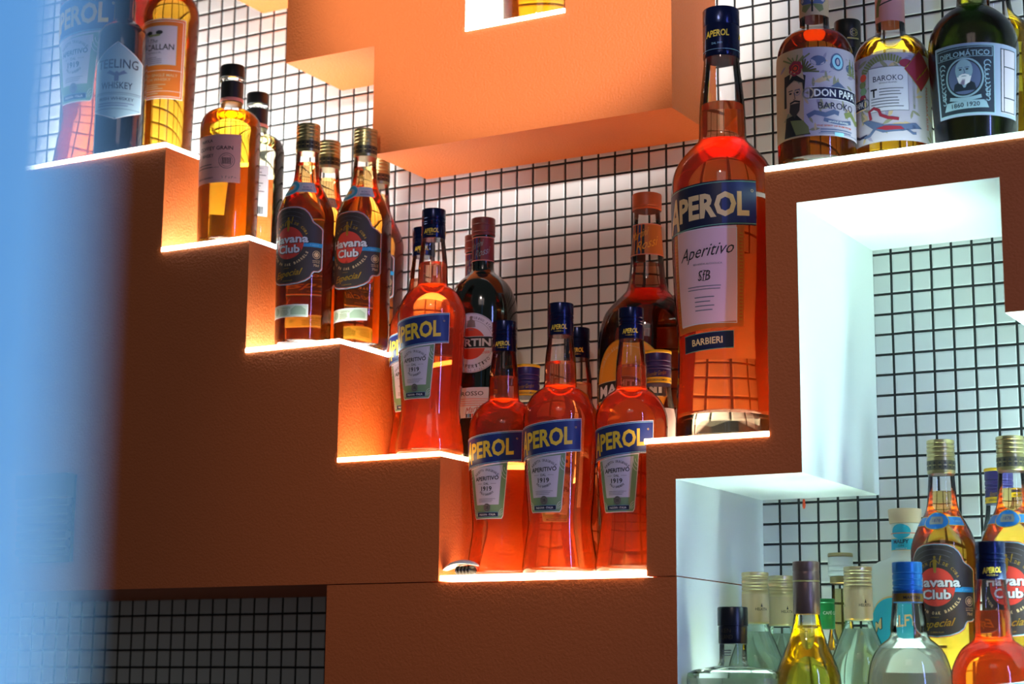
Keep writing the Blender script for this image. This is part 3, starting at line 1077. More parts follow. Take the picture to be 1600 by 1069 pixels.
def vermouth(loc, label):
    rt, rf = make_bottle('dark_vermouth_bottle', label, loc, MR, glass='dark_green_glass', group='dark vermouth bottles')
    R = .0468
    p = Label(rf, R)
    cu, cv, r = .010, .1500, .0385
    p.disc(cu, cv, r, r, 'white_paper', 0, 48)
    p.ring(cu, cv, r - .001, .0006, 'silver_seal', 1, 48)
    p.ring(cu, cv, r - .0095, .0004, 'silver_seal', 1, 48)
    p.disc(cu - .001, cv - .001, .0205, .0205, 'martini_red', 2)
    p.rect(cu - .0365, cu + .0345, cv - .0075, cv + .0080, 'white_paper', 3, .02)
    p.rect(cu - .0360, cu + .0340, cv - .0068, cv + .0073, 'black_ink', 4, .02)
    p.text('MARTINI', cu - .001, cv + .0002, .062, .0100, 'white_paper', 5, .035, 0, .02)
    p.arctext('TORINO ITALIA', cu, cv, r - .006, .0032, PI / 2 - .6, 1.1, 'grey_ink', 3, .01)
    p.arctext("L'APERITIVO", cu, cv, r - .008, .0045, -PI / 2 + .1, 1.5, 'brown_ink', 3, .01, True)
    p.arctext('MADE IN ITALY', cu, cv, r - .003, .0022, -PI / 2, 1.0, 'grey_ink', 3, .01, True)
    p.poly([(cu - .006, cv + .020), (cu + .006, cv + .020), (cu + .005, cv + .028), (cu, cv + .031), (cu - .005, cv + .028)], 'silver_seal', 3)
    p.disc(cu, cv + .0325, .0022, .0022, 'silver_seal', 3, 10)
    p.text('1863', cu, cv + .0170, .007, .0025, 'grey_ink', 3)
    p.text('Rossi', cu + .018, cv - .0115, .016, .0050, 'martini_red', 3, 0, .4, .1)
    p.build('round_label', rt, 'round white label with a red disc and black name bar')
    s = Label(rf, .0465)
    s.rect(-.050, .050, .0540, .0925, 'white_paper', 0, .02)
    s.text('ROSSO', .012, .0850, .030, .0055, 'brown_ink', 1, .01, 0, .02)
    s.lines(-.018, .042, .0785, 4, .0028, .0008, 'salmon_line', 1)
    s.text('Martini', .016, .0655, .026, .0080, 'rust_ink', 1, 0, .4, .25)
    s.text('& Rossi', .030, .0630, .024, .0080, 'brown_ink', 1, 0, .4, .25)
    for q, m in enumerate(('navy_dark', 'sky_blue', 'black_ink', 'martini_red', 'navy_dark', 'sky_blue', 'black_ink')):
        s.rect(.004 + q * .0026, .0060 + q * .0026, .0543, .0590, m, 1, .02)
    s.build('lower_label', rt, 'white lower label with red print')
    neck_stripes(rt, rf, .2640, .2960, .0146, 'red_paper', 'Martini', 'Rossi')
    make_cap(rt, ribbed(.2985, .3225, .0156, (.3030, .3130), .0005), 'red_cap', 'screw_cap', 'brick red screw cap')
    return rt


mr = vermouth((0.2175, -0.1200, ZS[4]), 'dark green vermouth bottle with a round white label on the fourth step')
copy_tree(mr, (0.1610, -0.0445, ZS[4]), 'second dark vermouth bottle, only its red cap and striped neck showing', 'dark vermouth bottles', (.93, .93, 1.0))

OM = [(0.005, 0.0620), (0.016, 0.0640), (0.2622, 0.0640), (0.3000, 0.0628), (0.3312, 0.0565), (0.3462, 0.0450), (0.3583, 0.0320), (0.3674, 0.0245), (0.4008, 0.0212), (0.4512, 0.0176), (0.4700, 0.0166), (0.478, 0.0166)]
om, rf = make_bottle('giant_vermouth_bottle', 'giant dark red vermouth bottle with orange cap and orange oval label behind the row', (0.4280, -0.0665, ZS[5]), OM, .3985, 'vermouth_red', seg=64, inset=.002)
p = Label(rf, .064, step=.005)
p.disc(.000, .236, .0530, .0590, 'gold_foil', 0, 48)
p.disc(.000, .236, .0515, .0575, 'orange_disc', 1, 48)
p.ring(.0, .236, .0440, .0005, 'cream_ink', 2, 48, 0, 2 * PI, 1.1)
p.rect(-.0520, .0520, .2190, .2430, 'cream_ink', 2, .02)
p.rect(-.0512, .0512, .2200, .2420, 'black_ink', 3, .02)
p.text('MARTINI', 0, .2310, .0900, .0150, 'white_paper', 4, .035, 0, .02)
p.arctext('TORINO ITALIA', 0, .240, .045, .0042, PI / 2 + .55, 1.0, 'cream_ink', 3, .01)
p.text('Fiero', 0, .2000, .040, .014, 'red_paper', 3, 0, .3)
p.build('oval_label', om, 'orange oval label with black name bar')
neck_stripes(om, rf, .4080, .4490, .0195, 'orange_label', 'Martini', 'Rossi')
make_cap(om, ribbed(.4690, .4906, .0188, (.4725,), .0006), 'orange_cap', 'screw_cap', 'orange screw cap')

# ------------------------------------------------------------------ slim gin bottles with yellow-rimmed caps
GN = [(0.004, 0.0235), (0.010, 0.0245), (0.175, 0.0245), (0.190, 0.0240), (0.205, 0.0210), (0.217, 0.0182), (0.232, 0.0166), (0.250, 0.0160)]


def gin(loc, label):
    rt, rf = make_bottle('purple_cap_bottle', label, loc, GN, .19, 'clear_spirit', group='slim bottles with purple and yellow caps')
    p = Label(rf, .0245)
    p.rect(-.040, .040, .100, .2020, 'white_paper', 0)
    p.lines(-.020, .020, .190, 8, .006, .002, 'gold_foil', 1)
    p.build('paper_label', rt)
    cp = make_cap(rt, ribbed(.2330, .2725, .0172, (.2500, .2540, .2600), .0007), 'purple_cap', 'screw_cap', 'purple-blue screw cap')
    make_cap(rt, [(.2706, .0174), (.2711, .0179), (.2734, .0180), (.2742, .0174)], 'yellow_cap', 'cap_rim', 'yellow rim')
    t = Label(lambda z: .0172, .0172, step=.002, lift=.0002)
    t.rect(-.054, .054, .2335, .2405, 'yellow_cap', 0)
    for j in range(3):
        u = .0172 * (.3 + j * 2 * PI / 3)
        t.text('LONDON GORDON & COMPANY', u, .2368, .030, .0026, 'navy_dark', 1, .02)
        t.text('Alexander Gordon', u, .2450, .027, .0055, 'gold_foil', 1, 0, .4, .12)
    t.build('cap_lettering', cp)
    return rt


gn = gin((0.2765, -0.1080, ZS[5]), 'slim bottle with yellow-rimmed purple cap between the left and middle orange bottles')
copy_tree(gn, (0.4765, -0.1410, ZS[5]), 'slim bottle with yellow-rimmed purple cap behind the right orange bottle', 'slim bottles with purple and yellow caps', (.93, .93, .988))
copy_tree(gn, (0.8571, -0.0400, ZS[7]), 'slim bottle with yellow-rimmed purple cap between the two niche rum bottles', 'slim bottles with purple and yellow caps', (.93, .93, .988))

# ------------------------------------------------------------------ upper right shelf
DP = [(0.004, 0.0430), (0.012, 0.0443), (0.1203, 0.0443), (0.1400, 0.0430), (0.1519, 0.0385), (0.1598, 0.0315), (0.1645, 0.0225), (0.1680, 0.0175), (0.1740, 0.0166), (0.235, 0.0164)]


def illustrated(loc, label, back):
    rt, rf = make_bottle('illustrated_rum_bottle', label, loc, DP, .159 if not back else .082, 'rum_amber' if not back else 'whisky_amber', group='illustrated rum bottles')
    R = .0443
    p = Label(rf, R, face=math.radians(13 if back else 41))
    p.rect(-.100, .060, .0290, .1330, 'tan_paper' if not back else 'mauve_paper', 0)
    rnd = random.Random(7 + back)
    for q in range(46):      # faded foliage printed all over the paper
        u, v, a, l = rnd.uniform(-.060, .056), rnd.uniform(.034, .128), rnd.uniform(0, PI), rnd.uniform(.005, .010)
        cu_, su_ = math.cos(a), math.sin(a)
        pts = [(-l, 0), (-l * .3, -l * .28), (l * .5, -l * .22), (l, 0), (l * .5, l * .22), (-l * .3, l * .28)]
        p.poly([(u + x * cu_ - y * su_, min(max(v + x * su_ + y * cu_, .0295), .1325)) for x, y in pts], rnd.choice(('dusty_leaf', 'dusty_violet', 'dusty_leaf', 'tan_paper')), 1.5)
    if not back:
        p.rect(-.030, .060, .0290, .1330, 'mauve_paper', 1)
        for q in range(7):
            p.disc(-.024 + q * .011, .113 + .004 * math.sin(q * 2), .009, .006, 'slate_ink' if q % 2 else 'mauve_paper', 2, 12)
        p.disc(.010, .116, .0085, .0105, 'slate_ink', 3)
        p.disc(.010, .116, .0068, .0085, 'pale_blue', 4)
        p.disc(.010, .116, .0035, .0052, 'blue_ink', 5)
        p.disc(.010, .116, .0020, .0036, 'mauve_paper', 6)
        for s in (-1, 1):
            for q in range(7):
                p.line([(.034 + s * .001, .104), (.034 + s * (.010 - q * .001), .104 + q * .0032)], .0016, 'olive_ink', 3)
                p.line([(-.030, .105), (-.030 + .018 - q * .003, .1035 + q * .0032)], .0018, 'olive_ink', 3)
        p.poly([(-.020, .0800), (.000, .0860), (.010, .0930), (.020, .0870), (.040, .0800)], 'slate_ink', 2)
        p.rect(-.0240, .0420, .0715, .0860, 'white_paper', 4)
        p.rect(-.0232, .0412, .0722, .0853, 'navy_dark', 5)
        for u in (-.0245, .0425):
            p.ring(u, .0788, .0060, .0018, 'silver_seal', 5, 18)
        p.text('DON PAPA', .009, .0788, .054, .0088, 'white_paper', 6, .02)
        p.text('BAROKO', .009, .0640, .046, .0078, 'navy_dark', 4, 0)
        p.line([(-.026, .0520), (-.018, .0560), (-.006, .0530), (.004, .0570), (.010, .0555)], .0055, 'slate_ink', 3)
        p.line([(.018, .0540), (.028, .0580), (.040, .0500), (.050, .0520)], .0065, 'olive_ink', 3)
        p.line([(-.008 + q * .004, .0478 - .0030 * math.sin((q / 9) * PI)) for q in range(10)], .0045, 'slate_ink', 4)
        p.text('SINGLE ISLAND', .010, .0455, .026, .0020, 'white_paper', 5, .01)
        p.text('THE SPIRIT OF RUM FROM', .006, .0405, .044, .0020, 'rust_ink', 4, .01)
        p.lines(-.012, .032, .0370, 2, .0028, .0012, 'slate_ink', 4, .1)
        p.rect(-.014, .056, .0315, .0322, 'slate_ink', 4)
        p.poly([(.004, .0335), (.016, .0335), (.016, .0295), (.010, .0290), (.004, .0295)], 'pale_blue', 5)
        # bearded figure with a flower headdress at the left
        fx = -.0430
        p.poly([(fx - .014, .031), (fx + .020, .031), (fx + .014, .045), (fx + .004, .056), (fx - .010, .054)], 'black_ink', 3)
        p.poly([(fx - .004, .050), (fx + .012, .048), (fx + .018, .040), (fx + .019, .032), (fx + .003, .032)], 'olive_ink', 4)
        p.poly([(fx - .010, .060), (fx + .006, .056), (fx + .010, .066), (fx + .011, .086), (fx + .006, .094), (fx - .008, .094), (fx - .011, .080)], 'skin_ink', 4)
        p.poly([(fx - .013, .066), (fx - .009, .066), (fx - .009, .090), (fx + .002, .0965), (fx + .012, .092), (fx + .0135, .076), (fx + .016, .100), (fx + .004, .106), (fx - .012, .103)], 'black_ink', 5)
        p.poly([(fx - .004, .0690), (fx + .009, .0690), (fx + .008, .0600), (fx + .002, .0520), (fx - .005, .0600)], 'brown_ink', 5)
        p.line([(fx - .004, .0700), (fx + .0025, .0720), (fx + .009, .0700)], .0020, 'black_ink', 6)
        for e in (-.003, .006):
            p.disc(fx + e, .0815, .0020, .0011, 'black_ink', 6, 10)
            p.line([(fx + e - .0030, .0845), (fx + e + .0030, .0848)], .0010, 'black_ink', 6)
        p.line([(fx + .0018, .0820), (fx + .0030, .0745), (fx + .0010, .0735)], .0009, 'brown_ink', 6)
        p.ring(fx + .006, .0815, .0034, .0005, 'slate_ink', 7, 16)
        for q in range(7):
            a = q * PI / 3.5
            p.disc(fx + .004 + .0050 * math.cos(a), .110 + .0050 * math.sin(a), .0042, .0042, 'maroon_tag', 6, 10)
        p.disc(fx + .004, .110, .0050, .0050, 'martini_red', 7, 12)
        p.ring(fx + .004, .110, .0032, .0014, 'brown_ink', 8, 12)
        for q in range(6):
            p.line([(fx + .004, .114), (fx - .014 + q * .007, .1235 + .002 * (q % 2))], .0018, 'olive_ink', 5)
        p.poly([(fx - .004, .098), (fx + .002, .1045), (fx + .014, .095), (fx + .012, .1085), (fx - .002, .1085)], 'tan_paper', 6)
    else:
        p.rect(-.024, .022, .0640, .1165, 'lilac_paper', 2)
        p.frame(-.024, .022, .0640, .1165, .0006, 'grey_ink', 3)
        p.text('BAROKO', -.001, .1030, .034, .0065, 'navy_dark', 3)
        p.text('SINGLE ISLAND', -.001, .0975, .020, .0018, 'grey_ink', 3)
        p.text('T', -.0175, .0865, .0080, .0100, 'black_ink', 3, .03)
        p.lines(-.011, .018, .0910, 3, .0034, .0011, 'grey_ink', 3)
        p.lines(-.021, .018, .0800, 4, .0034, .0011, 'grey_ink', 3)
        for q in range(16):
            a = 2.6 - q * .11
            p.line([(-.004 + .026 * math.cos(a), .100 + .024 * math.sin(a)), (-.004 + .034 * math.cos(a + .05), .100 + .032 * math.sin(a + .05))], .0022, 'olive_ink', 3)
        for q in range(5):
            p.disc(-.032 - .001 * (q % 2), .108 - q * .008, .0050, .0046, ('martini_red', 'olive_ink', 'green_paper', 'maroon_tag', 'olive_ink')[q], 3, 10)
        p.disc(.020, .1200, .0080, .0050, 'maroon_tag', 4, 12)
        p.rect(-.062, -.029, .0700, .0840, 'cream_ink', 3)
        p.rect(-.062, -.0305, .0712, .0828, 'navy_dark', 4)
        p.text('DON PAPA', -.047, .0770, .030, .0072, 'white_paper', 5, .02)
        p.ring(-.0285, .0770, .0048, .0014, 'grey_ink', 5, 16)
        # crawling lizard
        p.line([(-.022, .0560), (-.024, .0660), (-.018, .0690), (-.012, .0660), (-.010, .0600), (-.002, .0560), (.010, .0540)], .0036, 'maroon_tag', 4)
        p.poly([(-.034, .0560), (-.024, .0560), (-.006, .0480), (.016, .0480), (.030, .0500), (.038, .0440), (.028, .0430), (.014, .0400), (-.008, .0390), (-.020, .0450)], 'slate_ink', 4)
        p.poly([(-.016, .0450), (-.004, .0415), (.016, .0420), (.012, .0455), (-.006, .0470)], 'maroon_tag', 5)
        p.line([(-.016, .0460), (-.024, .0380), (-.032, .0370)], .0034, 'slate_ink', 4)
        p.line([(.018, .0430), (.026, .0375), (.030, .0380)], .0030, 'slate_ink', 4)
        p.line([(-.050, .0420), (-.040, .0380), (-.028, .0390)], .003, 'navy_dark', 3)
        p.text('SINGLE ISLAND', .0285, .0850, .0030, .0380, 'olive_ink', 3)
        p.text('MASSKARA RUM', .0480, .0700, .0500, .0040, 'rust_ink', 3, 0, 0, 0, -PI / 2)
    p.build('paper_label', rt, 'lilac illustrated label with a bearded figure' if not back else 'pale illustrated label with a text panel and a lizard')
    n = Label(rf, .0166, step=.0025)
    n.rect(-.052, .052, .1810, .2350, 'tan_paper' if not back else 'pink_paper', 0)
    if not back:
        for s in (-1, 1):
            n.poly([(.004, .1945), (.004 + s * .004, .2020), (.004 + s * .015, .2035), (.004 + s * .0165, .1990), (.004 + s * .012, .1945)], 'slate_ink', 1)
            n.poly([(.004, .1945), (.004 + s * .012, .1940), (.004 + s * .0135, .1880), (.004 + s * .008, .1845), (.004 + s * .003, .1900)], 'olive_ink', 1)
            n.disc(.004 + s * .0125, .1995, .0022, .0022, 'mauve_paper', 2, 10)
        n.line([(.004, .1850), (.004, .2010)], .0020, 'black_ink', 2)
        n.poly([(-.012, .2110), (.018, .2110), (.022, .2180), (.018, .2300), (-.012, .2300), (-.016, .2180)], 'navy_dark', 1)
        n.text('RUM', .003, .2190, .016, .008, 'mauve_paper', 2)
    else:
        n.line([(-.012, .1880), (-.011, .2000), (-.006, .2100), (.002, .2140)], .0060, 'olive_ink', 1)
        n.line([(-.008, .2010), (.003, .2040), (.008, .2060)], .0016, 'brown_ink', 1)
    n.build('neck_wrap', rt, 'paper neck wrap with a butterfly' if not back else 'pale pink paper neck wrap')
    make_cap(rt, [(.2355, .0160), (.2365, .0178), (.258, .0178), (.259, .0165)], 'cork', 'stopper')
    if back:
        g = Label(rf, R, face=math.radians(62), lift=.0012)
        g.poly([(0, .0880), (.0205, .1130), (0, .1380), (-.0205, .1130)], 'gold_foil', 0)
        g.poly([(0, .0890), (.0196, .1130), (0, .1370), (-.0196, .1130)], 'maroon_tag', 1)
        for q in range(4):
            g.line([(-.006 + q * .0045, .100 + q * .0045), (.000 + q * .0045, .108 + q * .0045)], .0010, 'gold_foil', 2)
        g.build('diamond_tag', rt, 'dark red diamond-shaped tag')
    return rt


illustrated((0.7112, -0.2145, ZS[6]), 'amber rum bottle with a bearded figure on its label, upper right shelf', False)
illustrated((0.7825, -0.1560, ZS[6]), 'rum bottle with a text panel, lizard and dark red diamond tag', True)

BC = [(0.004, 0.0300), (0.010, 0.0318), (0.150, 0.0320), (0.165, 0.0300), (0.180, 0.0205), (0.190, 0.0152), (0.204, 0.0148)]
bc, rf = make_bottle('black_cap_bottle', 'dark bottle with a matt black cap peeking out between two illustrated bottles', (0.6980, -0.0600, ZS[6]), BC, glass='dark_blue_glass')
cp = make_cap(bc, [(.1890, .0152), (.2040, .0154), (.2046, .0159), (.2052, .0163), (.2290, .0163), (.2302, .0158), (.2306, .0150)], 'black_plastic', 'screw_cap', 'matt black cap with a gold emblem')
t = Label(lambda z: .0163, .0163, step=.002, lift=.0001)
t.ring(.0135, .2125, .0048, .0008, 'gold_cap', 1)
t.ring(.0135, .2125, .0026, .0008, 'gold_cap', 1)
for q in range(6):
    t.line([(.0135 + .0014 * math.cos(q), .2125 + .0014 * math.sin(q)), (.0135 + .0044 * math.cos(q * 1.05), .2125 + .0044 * math.sin(q * 1.05))], .0006, 'gold_cap', 1)
t.rect(.0050, .0205, .2042, .2058, 'gold_cap', 1)
t.rect(-.014, -.008, .2090, .2160, 'gold_cap_dark', 1)
t.build('cap_emblem', cp)

DI = [(0.004, 0.0420), (0.010, 0.0440), (0.0309, 0.0452), (0.0913, 0.0485), (0.1250, 0.0501), (0.1400, 0.0494), (0.1530, 0.0460), (0.1640, 0.0395), (0.1730, 0.0300), (0.1775, 0.0240), (0.1800, 0.0190), (0.1850, 0.0160), (0.2400, 0.0150)]
di, rf = make_bottle('green_rum_bottle', 'squat dark green rum bottle with a portrait label at the upper right', (0.8800, -0.1640, ZS[6]), DI)
lp = [(0.004, 0.0), (0.004, 0.040)] + [(z, r - .0012) for z, r in DI[1:]] + [(.2400, 0.0)]
obj('green_glass', lathe_bm(lp, 56), 'green_bottle_glass', di, 40)
p = Label(rf, .0485)
x0, x1, z0, z1 = -.034, .0400, .0420, .1240
p.rect(x0, x1 + .030, z0, z1, 'grey_blue_paper', 0, -.02)
p.rect(x0 + .0015, x1 - .0040, z0 + .0018, z1 - .0018, 'steel_label', 1, -.02)
p.rect(x0 + .0030, x1 - .0055, z0 + .0034, z1 - .0034, 'dark_label', 2, -.02)
p.frame(x0 + .0042, x1 - .0067, .1080, z1 - .0048, .0006, 'steel_label', 3)
cx = (x0 + x1) / 2 - .001
p.text('DIPLOMÁTICO', cx, .1130, .0560, .0076, 'steel_label', 3, .015)
p.disc(cx, .0850, .0215, .0225, 'steel_label', 3, 40)
p.disc(cx, .0850, .0195, .0205, 'dark_label', 4, 40)
p.disc(cx, .0850, .0180, .0190, 'slate_ink', 5, 40)
for s in (-1, 1):
    for q in range(9):
        a = q * .42
        p.ring(cx + s * .0255, .1000 - q * .0050, .0036 - .0002 * q, .0011, 'steel_label', 3, 12, a, a + 4.2)
    for q in range(5):
        p.disc(cx + s * (.0245 + .0025 * (q % 2)), .0640 + .0028 * (q // 2) + .001, .0012, .0012, 'steel_label', 4, 8)
p.poly([(cx - .013, .0700), (cx + .013, .0700), (cx + .011, .0780), (cx + .004, .0820), (cx - .004, .0820), (cx - .011, .0780)], 'dark_label', 6)
p.poly([(cx - .0045, .0815), (cx + .0045, .0815), (cx + .001, .0735), (cx - .001, .0735)], 'steel_label', 7)
p.disc(cx, .0930, .0095, .0125, 'steel_label', 7, 24)
p.poly([(cx - .0080, .0860), (cx + .0080, .0860), (cx + .0060, .0790), (cx, .0760), (cx - .0060, .0790)], 'white_paper', 8)
p.line([(cx - .0055, .0862), (cx - .0015, .0880), (cx + .0015, .0880), (cx + .0055, .0862)], .0020, 'white_paper', 9)
for e in (-.0036, .0036):
    p.disc(cx + e, .0940, .0016, .0009, 'dark_label', 9, 10)
    p.line([(cx + e - .0024, .0962), (cx + e + .0024, .0962)], .0008, 'slate_ink', 9)
p.line([(cx, .0945), (cx + .0012, .0898), (cx - .0008, .0892)], .0008, 'slate_ink', 9)
p.poly([(cx - .0260, .0500), (cx + .0260, .0500), (cx + .0225, .0590), (cx - .0225, .0590)], 'steel_label', 5)
p.text('1860 1920', cx, .0545, .0320, .0052, 'dark_label', 6, .01)
p.line([(cx - .018 + q * .004, .0630 - .0025 * math.sin(q / 9 * PI)) for q in range(10)], .0040, 'steel_label', 5)
p.rect(x1 + .0030, x1 + .0260, z0 + .004, z1 - .005, 'mauve_paper', 1, -.02)
p.frame(x1 + .0030, x1 + .0260, z0 + .004, z1 - .006, .0010, 'dark_label', 2)
p.rect(x1 + .0070, x1 + .0080, z0 + .004, z1 - .006, 'dark_label', 2)
for v in (.062, .097):
    p.rect(x1 + .0080, x1 + .0260, v, v + .0012, 'dark_label', 2)
p.build('portrait_label', di, 'grey-blue label with an oval portrait')
make_cap(di, [(.2405, .0165), (.2415, .0172), (.262, .0172), (.263, .0162)], 'black_plastic', 'stopper')

FC = [(0.004, 0.0380), (0.012, 0.0392), (0.1806, 0.0393), (0.1930, 0.0350), (0.2010, 0.0260), (0.2070, 0.0195), (0.2124, 0.0167), (0.2284, 0.0142), (0.255, 0.0138)]
fc, rf = make_bottle('clear_yellow_bottle', 'clear bottle of yellow liquor at the upper right edge behind the green bottle', (0.8822, -0.0550, ZS[6]), FC, .180, 'yellow_spirit')
make_cap(fc, ribbed(.2545, .280, .0152, (.262, .270), .0005), 'gold_cap', 'screw_cap')
kb = Label(rf, .0393, face=PI)
kb.rect(-.030, .030, .050, .120, 'tan_paper', 0)
kb.build('back_label', fc)

# bottle inside the window of the hanging block
WB = [(0.004, 0.0500), (0.010, 0.0515), (0.115, 0.0515), (0.124, 0.0480), (0.130, 0.030), (0.133, 0.018), (0.136, 0.0150)]
wb, rf = make_bottle('squat_amber_bottle', 'amber bottle standing in the lit window of the hanging orange block', (0.2745, -0.0700, ZS[8]), WB, .112, 'whisky_amber')
make_cap(wb, [(.1345, .0160), (.135, .0168), (.1405, .0168), (.141, .0160)], 'black_plastic', 'stopper')

# ------------------------------------------------------------------ bottles in the white niche
# flat rounded-rectangle bottle


def rr_ring(bm, a, b_, c, z, n=6):
    vs = []
    for qx, qy, a0 in ((1, -1, -PI / 2), (1, 1, 0), (-1, 1, PI / 2), (-1, -1, PI)):
        for k in range(n + 1):
            t = a0 + k / n * PI / 2
            vs.append(bm.verts.new((qx * (a - c) + c * math.cos(t), qy * (b_ - c) + c * math.sin(t), z)))
    return vs


def rr_loft(levels):
    bm = bmesh.new()
    rings = [rr_ring(bm, *l) for l in levels]
    for r1, r2 in zip(rings, rings[1:]):
        n = len(r1)
        for k in range(n):
            bm.faces.new((r1[k], r1[(k + 1) % n], r2[(k + 1) % n], r2[k]))
    bm.faces.new(rings[0])
    bm.faces.new(rings[-1])
    return bm


fl = root('flat_flask_bottle', 'clear flat-sided bottle with a black cap, lower left in the white niche', 'bottle', (0.6085, -0.2340, ZS[9]))
W_, D_ = .0500, .0240
lev = [(W_ - .002, D_ - .002, .012, 0.0), (W_, D_, .013, .004), (W_, D_, .013, .1820), (W_ - .001, D_ - .001, .013, .1875), (W_ - .006, D_ - .005, .013, .1910), (.030, .0190, .0150, .1935), (.0170, .0160, .0150, .1955), (.0152, .0152, .0150, .2000), (.0149, .0149, .0147, .2180), (.0149, .0149, .0147, .2200)]
obj('glass_body', rr_loft(lev), 'clear_glass', fl, 40)
obj('liquid', rr_loft([(a - .0022, b_ - .0022, max(c - .002, .004), z + (.006 if i == 0 else 0)) for i, (a, b_, c, z) in enumerate(lev[:3])]), 'clear_spirit', fl, 40)
cp = make_cap(fl, [(.2195, .0155), (.2205, .0160), (.2378, .0160), (.2381, .0156), (.2388, .0156), (.2391, .0168), (.2582, .0168), (.2594, .0160)], 'black_plastic', 'screw_cap', 'black two-tier cap')
cp.data.materials[0] = mat('navy_black', (10, 16, 30), .28)
t = Label(lambda z: .0160, .0160, step=.002, lift=.0001)
t.text('KEN', -.002, .2335, .012, .0045, 'gold_cap_dark', 1)
t.text('ISLAND', -.002, .2265, .016, .0050, 'gold_cap_dark', 1)
t.build('cap_lettering', cp)
nt_ = Label(lambda z: .0150, .0150, step=.002)
nt_.lines(-.006, .006, .2125, 3, .0026, .0010, 'grey_ink', 1)
nt_.build('neck_print', fl)

PG = [(0.004, 0.0325), (0.010, 0.0338), (0.160, 0.0340), (0.1800, 0.0338), (0.2005, 0.0315), (0.2150, 0.0262), (0.2290, 0.0206), (0.2380, 0.0165), (0.2440, 0.0146), (0.2600, 0.0142)]


def pale_bottle(loc, label, s=1.0):
    rt, rf = make_bottle('pale_gold_cap_bottle', label, loc, PG, .236, 'clear_spirit', 'mint_glass', group='clear bottles with pale gold caps')
    cp = make_cap(rt, ribbed(.2450, .3042, .0157, (.2830, .2870, .2905, .2955, .2985), .0007), 'pale_gold_cap', 'screw_cap', 'pale gold screw cap')
    t = Label(lambda z: .0157, .0157, step=.002, lift=.0001)
    t.rect(-.0493, .0493, .2470, .2790, 'pale_gold_cap_matte', 0)
    for j in range(3):
        u = .0157 * (.85 + j * 2 * PI / 3)
        t.text('HELKITA', u, .2615, .0150, .0032, 'black_ink', 1, .01)
        t.poly([(u - .0012, .2640), (u + .0012, .2640), (u, .2685)], 'black_ink', 1)
    t.build('cap_lettering', cp)
    return rt


pg = pale_bottle((0.5915, -0.1250, ZS[9]), 'clear bottle with ridged pale gold cap, nearest the white niche wall')
copy_tree(pg, (0.5945, -0.0510, ZS[9]), 'second pale gold-capped bottle, left of the brown-capped yellow one', 'clear bottles with pale gold caps')
copy_tree(pg, (0.7200, -0.1380, ZS[9]), 'pale gold-capped clear bottle between the yellow bottle and the white gin', 'clear bottles with pale gold caps', 1.008)

BR = [(0.004, 0.0350), (0.012, 0.0368), (0.150, 0.0370), (0.1767, 0.0364), (0.1927, 0.0340), (0.2130, 0.0245), (0.2340, 0.0168), (0.2516, 0.0140), (0.262, 0.0136)]
br, rf = make_bottle('yellow_liquor_bottle', 'bottle of golden yellow liquor with a tall brown capsule in the niche', (0.6821, -0.2000, ZS[9]), BR, .2362, 'yellow_spirit')
make_cap(br, ribbed(.2520, .3096, .0147, (.2865, .2985), .0004), 'brown_cap', 'capsule', 'tall metallic brown capsule')
make_cap(br, [(.2872, .0148), (.2874, .01495), (.2886, .01495), (.2888, .0148)], 'gold_cap', 'capsule_ring', 'gold line')

GR = [(0.004, 0.0240), (0.010, 0.0250), (0.180, 0.0250), (0.205, 0.0200), (0.2286, 0.0130), (0.240, 0.0098), (0.250, 0.0096)]
gr, rf = make_bottle('green_cap_bottle', 'slim clear bottle with a bright green cap beside the brown capsule', (0.6697, -0.1050, ZS[9]), GR, .215, 'clear_spirit')
cp = make_cap(gr, ribbed(.2390, .2735, .0103, (.2680,), .0005), 'green_cap', 'screw_cap', 'bright green cap')
t = Label(lambda z: .0103, .0103, step=.002, lift=.0001)
for j in range(3):
    t.text('CAFÉ CÁ', .0103 * (j * 2 * PI / 3 + .9), .2575, .018, .0045, 'white_paper', 1, .02)
t.build('cap_lettering', cp)

WS = [(0.004, 0.0280), (0.010, 0.0290), (0.170, 0.0290), (0.200, 0.0250), (0.2310, 0.0145), (0.2700, 0.0112), (0.300, 0.0110)]
ws, rf = make_bottle('white_stopper_bottle', 'narrow-necked golden bottle with a white stopper, at the back of the niche', (0.6655, -0.0400, ZS[9]), WS, .288, 'yellow_spirit')
make_cap(ws, ribbed(.3030, .3255, .0146, (.3090, .3150), .0005), 'ceramic_white', 'stopper', 'white ridged stopper')
make_cap(ws, [(.3256, .0140), (.3262, .0149), (.3290, .0149), (.3300, .0142)], 'gold_cap', 'stopper_top', 'gold top disc')
make_cap(ws, [(.2945, .0122), (.2950, .0128), (.3020, .0128), (.3025, .0122)], 'gold_cap', 'neck_ring', 'gold ring')

MA = [(0.004, 0.0410), (0.012, 0.0428), (0.1395, 0.0430), (0.1530, 0.0425), (0.1610, 0.0400), (0.1670, 0.0320), (0.1700, 0.0210), (0.1735, 0.0162), (0.1800, 0.0158), (0.2108, 0.0160)]
ma, rf = make_bottle('white_gin_bottle', 'white ceramic-looking gin bottle with a pale cork and cyan labels', (0.7500, -0.0540, ZS[7]), MA, glass='ceramic_white')
p = Label(rf, .043)
p.disc(-.004, .082, .0400, .0440, 'cream_ink', 0, 40)
p.disc(-.004, .082, .0380, .0420, 'cyan_ink', 1, 40)
p.text('M', -.0240, .0930, .0120, .0130, 'navy_dark', 2, .05, 0, .5)
p.text('M', -.0245, .0930, .0105, .0115, 'cream_ink', 3, .02, 0, .5)
p.text('ALFY', .0080, .0980, .030, .0130, 'cream_ink', 3, .02, 0, .1)
p.text('GIN', -.0240, .0690, .0180, .0060, 'navy_dark', 3)
